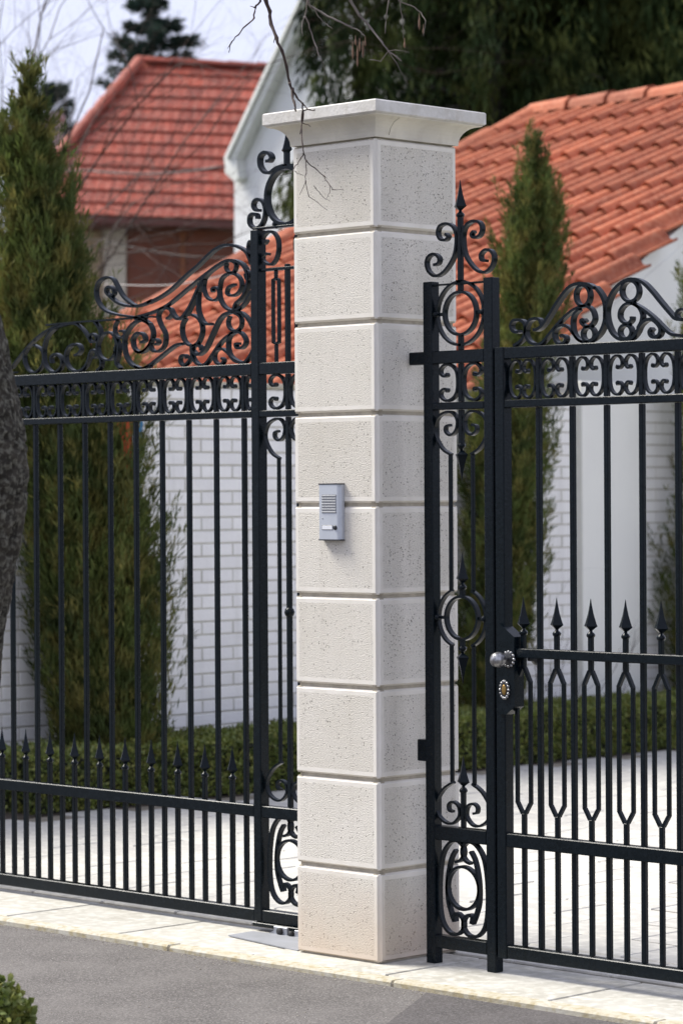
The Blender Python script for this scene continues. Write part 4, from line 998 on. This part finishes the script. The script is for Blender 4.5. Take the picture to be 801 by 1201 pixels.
# foreground tree: trunk at the left edge, limb overhead, hanging twigs before the pillar
dT = 7.7
edge = [(1100,-40),(1000,-30),(900,-14),(850,-6),(800,1),(750,5),(700,14),(650,22),(600,30),(560,35),(520,33),(480,25),(440,15),(400,7),(350,-6),(250,-26),(100,-44),(-60,-60),(-220,-64)]
RT = .14; bt = thing('street_tree', 'rough barked tree at the left edge whose bare twigs hang before the pillar', 'tree', (0,0,0))
pts = []; rads = []
for k, (py, xe) in enumerate(edge):
    rr_ = RT*(1.0+.0*math.sin(k)); pts.append(at(xe-rr_*F/dT, py, dT)); rads.append(rr_)
b0 = pts[0].copy(); b0.z = -.02; pts.insert(0, b0); rads.insert(0, RT*1.35)
bt.location = (b0.x,b0.y,0)
# resample and roughen the bark
P2 = []; R2 = []
for i in range(len(pts)-1):
    for k in range(22): u_ = k/22; P2.append(pts[i].lerp(pts[i+1],u_)); R2.append(rads[i]*(1-u_)+rads[i+1]*u_)
mb = MB(); NN = 84; V = []
from mathutils import noise as mn
for p, r_ in zip(P2,R2):
    for k in range(NN):
        th = 2*math.pi*k/NN; d = Vector((math.cos(th),math.sin(th),0)); q = p+d*r_
        wv = mn.noise(Vector((math.cos(th)*2, math.sin(th)*2, p.z*3)))*.9; cx_ = Vector((math.cos(th)*4.2+wv, math.sin(th)*4.2, p.z*2.6)); f = mn.noise(cx_)*.008-max(0,.16-abs(mn.noise(cx_*1.9)))*.11-max(0,.10-abs(mn.noise(Vector((cx_.x*1.5,cx_.y*1.5,p.z*13)))))*.06+mn.noise(q*55)*.003
        V.append(q+d*f)
mb.add(V, [(i*NN+k, i*NN+(k+1) % NN, (i+1)*NN+(k+1) % NN, (i+1)*NN+k) for i in range(len(P2)-1) for k in range(NN)], 0, True)
obj('trunk', mb, BARK, bt)
dB = 8.75
hook = at(296,-130,dB)
lim = [P2[-1]-Vector((0,0,.15)), P2[-1].lerp(hook,.35)+Vector((0,0,.35)), P2[-1].lerp(hook,.7)+Vector((0,0,.30)), hook, at(380,-150,dB+.1), at(470,-140,dB+.3), at(560,-170,dB+.4)]
obj('limb', MB().tube(lim, [.05,.04,.03,.022,.018,.013,.006], 8), BARK, bt)
rg = random.Random(5)
def twig(px_pts, dep, r0, r1, m=TWIG, name='twig', start=None, knots=True):
    P = [at(x,y,dep+.03*math.sin(i*1.3)) for i,(x,y) in enumerate(px_pts)]
    if start is not None: P.insert(0, start)
    n = len(P); Q = []; R_ = []
    for i in range(n-1):
        for k in range(3):
            u_ = (i+k/3)/(n-1); Q.append(P[i].lerp(P[i+1],k/3)+Vector((rg.gauss(0,.0012),rg.gauss(0,.0012),rg.gauss(0,.0012)))); R_.append((r0+(r1-r0)*u_)*(1.25 if k == 0 and knots else 1))
    Q.append(P[-1]); R_.append(r1); return obj(name, MB().tube(Q, R_, 5), m, bt)
Zt = lambda pts: [(240+a/3.081, b/3.081) for a, b in pts]
Zp = lambda pts: [(300+a/2.861, 80+b/2.861) for a, b in pts]
twig(Zt([(222,0),(235,40),(240,90),(258,135),(280,185),(296,240),(308,300),(316,345),(326,380),(330,403)]), dB, .0065, .0025, start=at(306,-145,dB))
twig(Zt([(200,5),(182,28),(180,65),(150,90),(120,125),(98,150),(88,190)]), dB, .0035, .0012, start=at(302,-145,dB))
twig(Zt([(180,25),(165,22)]), dB, .0022, .001); twig(Zt([(98,150),(84,175)]), dB, .0016, .001); twig(Zt([(258,135),(250,155)]), dB, .0025, .001)
twig(Zt([(316,320),(335,350),(355,375),(372,395),(400,400)]), dB, .0035, .001); twig(Zt([(352,372),(356,430),(345,485)]), dB, .0026, .0016)
twig(Zt([(308,300),(318,330),(322,370),(330,400)]), dB, .004, .0015)
twig(Zp([(157,145),(153,180),(152,215),(158,250),(161,285)]), dB, .0026, .0018); twig(Zp([(157,145),(175,140),(200,138)]), dB, .002, .001); twig(Zp([(154,182),(184,196)]), dB, .0016, .0008)
twig(Zp([(161,285),(150,305),(132,330),(120,352),(80,360)]), dB, .0018, .0008); twig(Zp([(161,285),(170,310),(168,350),(165,385),(148,425)]), dB, .0018, .0007)
twig(Zp([(168,310),(195,335),(228,362),(250,395),(262,408),(295,409)]), dB, .0018, .0007); twig(Zp([(168,375),(178,430),(205,450),(240,476)]), dB, .0012, .0006)
twig(Zp([(228,362),(240,370)]), dB, .001, .0006); twig(Zp([(195,395),(225,430),(250,447)]), dB, .001, .0005); twig(Zp([(130,345),(160,360)]), dB, .001, .0005)
twig(Zp([(250,395),(248,420),(235,440)]), dB, .001, .0005)
# greyer twigs with seed pods, top centre
dG = 9.9
g0 = at(362,-60,dG)
twig(Zt([(372,5),(385,25),(430,50),(480,75),(515,90),(550,105),(578,130)]), dG, .005, .0018, TWIGG, start=at(360,-150,dG))
twig(Zt([(372,5),(365,50),(352,80),(356,130)]), dG, .003, .001, TWIGG, start=at(362,-150,dG)); twig(Zt([(365,60),(380,100),(400,160),(415,205),(430,232)]), dG, .003, .001, TWIGG)
twig(Zt([(400,30),(410,60),(440,85),(462,104)]), dG, .002, .001, TWIGG); twig(Zt([(525,0),(560,55),(600,100),(640,150),(665,185),(710,220)]), dG, .0055, .002, TWIGG, start=at(395,-150,dG))
twig(Zt([(665,185),(690,225),(735,305)]), dG, .0018, .0007, TWIGG); twig(Zt([(600,215),(635,220),(665,185),(700,180),(740,190)]), dG, .0016, .0008, TWIGG)
twig(Zt([(430,232),(437,295)]), dG, .001, .0006, TWIGG)
twig(Zt([(665,0),(655,60),(652,120)]), dG, .0025, .0012, TWIGG, start=at(455,-150,dG)); twig(Zt([(700,5),(745,20),(780,45),(798,75),(790,130)]), dG, .0025, .001, TWIGG, start=at(463,-150,dG))
twig(Zt([(705,5),(712,60),(718,140)]), dG, .002, .001, TWIGG, start=at(466,-150,dG))
for k, (a_, b_) in enumerate(((545,140),(560,150),(572,160),(580,145),(552,175),(535,165),(722,150),(552,205),(775,60),(790,100))):
    p = at(240+a_/3.081, b_/3.081, dG); L = .022+.012*(k % 3)
    obj('seed_pod', MB().lathe((p.x,p.y,p.z-L/2), [(.001,L/2+.012),(.002,L/2),(.005,L*.2),(.0055,-L*.2),(.001,-L/2)], 6, sx=1, sy=.5), SEED, bt)
# dry stalks by the pier and wall
ds = thing('dry_stalks', 'thin dry stalks growing behind the hedge near the pier', 'plant', onZ(680,880,0))
rg = random.Random(9)
for k in range(9):
    y_ = 6.05+k*.11; mb = MB(); grow(mb, Vector((-4.80,y_,.05)), Vector((rg.gauss(0,.1),rg.gauss(0,.25),1)).normalized(), rg.uniform(.45,.75), .004, 2, rg, .14, 0, .5, 3); obj('stalk', mb, TWIGG, ds)

# ------------------------------------------------------------------ orange and blue cloth by the wall
oc = thing('hanging_towel', 'bright orange cloth with a white edge hanging by the wall behind the left cypress', 'cloth', onX(150,500,-4.45))
def sheetcloth(name, rows_, X, m):
    V = []; n = len(rows_)
    for j, (py, a, b_) in enumerate(rows_):
        for i in range(7):
            p = onX(a+(b_-a)*i/6, py, X); V.append((X+.012*math.sin(i*1.9+j*.4), p.y, p.z))
    Fs = [(j*7+i,j*7+i+1,(j+1)*7+i+1,(j+1)*7+i) for j in range(n-1) for i in range(6)]
    k = len(V); V2 = [(x-.004,y,z) for x,y,z in V]
    return obj(name, MB().add(V+V2, Fs+[tuple(k+i for i in f[::-1]) for f in Fs], 0, True), m, oc)
sheetcloth('cloth', [(488,136,158),(500,138,157),(512,142,156),(524,144,154),(540,144,153),(552,149,154)], -4.44, ORANGE)
sheetcloth('white_edge', [(500,157,159.5),(515,156,159),(530,154,158),(545,153,157)], -4.442, WHITEP)
bc = thing('blue_strap', 'narrow blue fabric strip hanging beside the orange cloth', 'cloth', onX(166,500,-4.46))
p_ = [onX(*q, -4.46) for q in ((163.5,494),(168,495),(166,515),(163.5,538))]
obj('strip', MB().prism([(q.y,q.z) for q in p_], -4.464, -4.458, plane='x'), BLUEC, bc)

# ------------------------------------------------------------------ cables
def cable(name, label, pts, r, m, grp='overhead cables'):
    P = [at(x,y,d) for x,y,d in pts]; Q = []
    for i in range(len(P)-1):
        for k in range(8):
            u_ = k/8; q = P[i].lerp(P[i+1],u_); q.z -= .06*math.sin(math.pi*u_); Q.append(q)
    Q.append(P[-1]); tag(obj(name, MB().tube(Q, r, 6), m), label, 'cable', grp)
cable('overhead_cable', 'thin dark cable crossing the lower red roof to the white house', [(-160,188,34),(100,200,33),(264,195,30.6)], .012, CABLE)
cable('overhead_cable', 'dark cable sagging in front of the brown doors', [(-160,250,34),(120,282,33),(300,303,30.5)], .005, CABLE)
cable('overhead_cable', 'pale cable just above the orange verge tiles', [(-160,340,22),(130,333,21),(300,312,19.5)], .005, CABLEG)
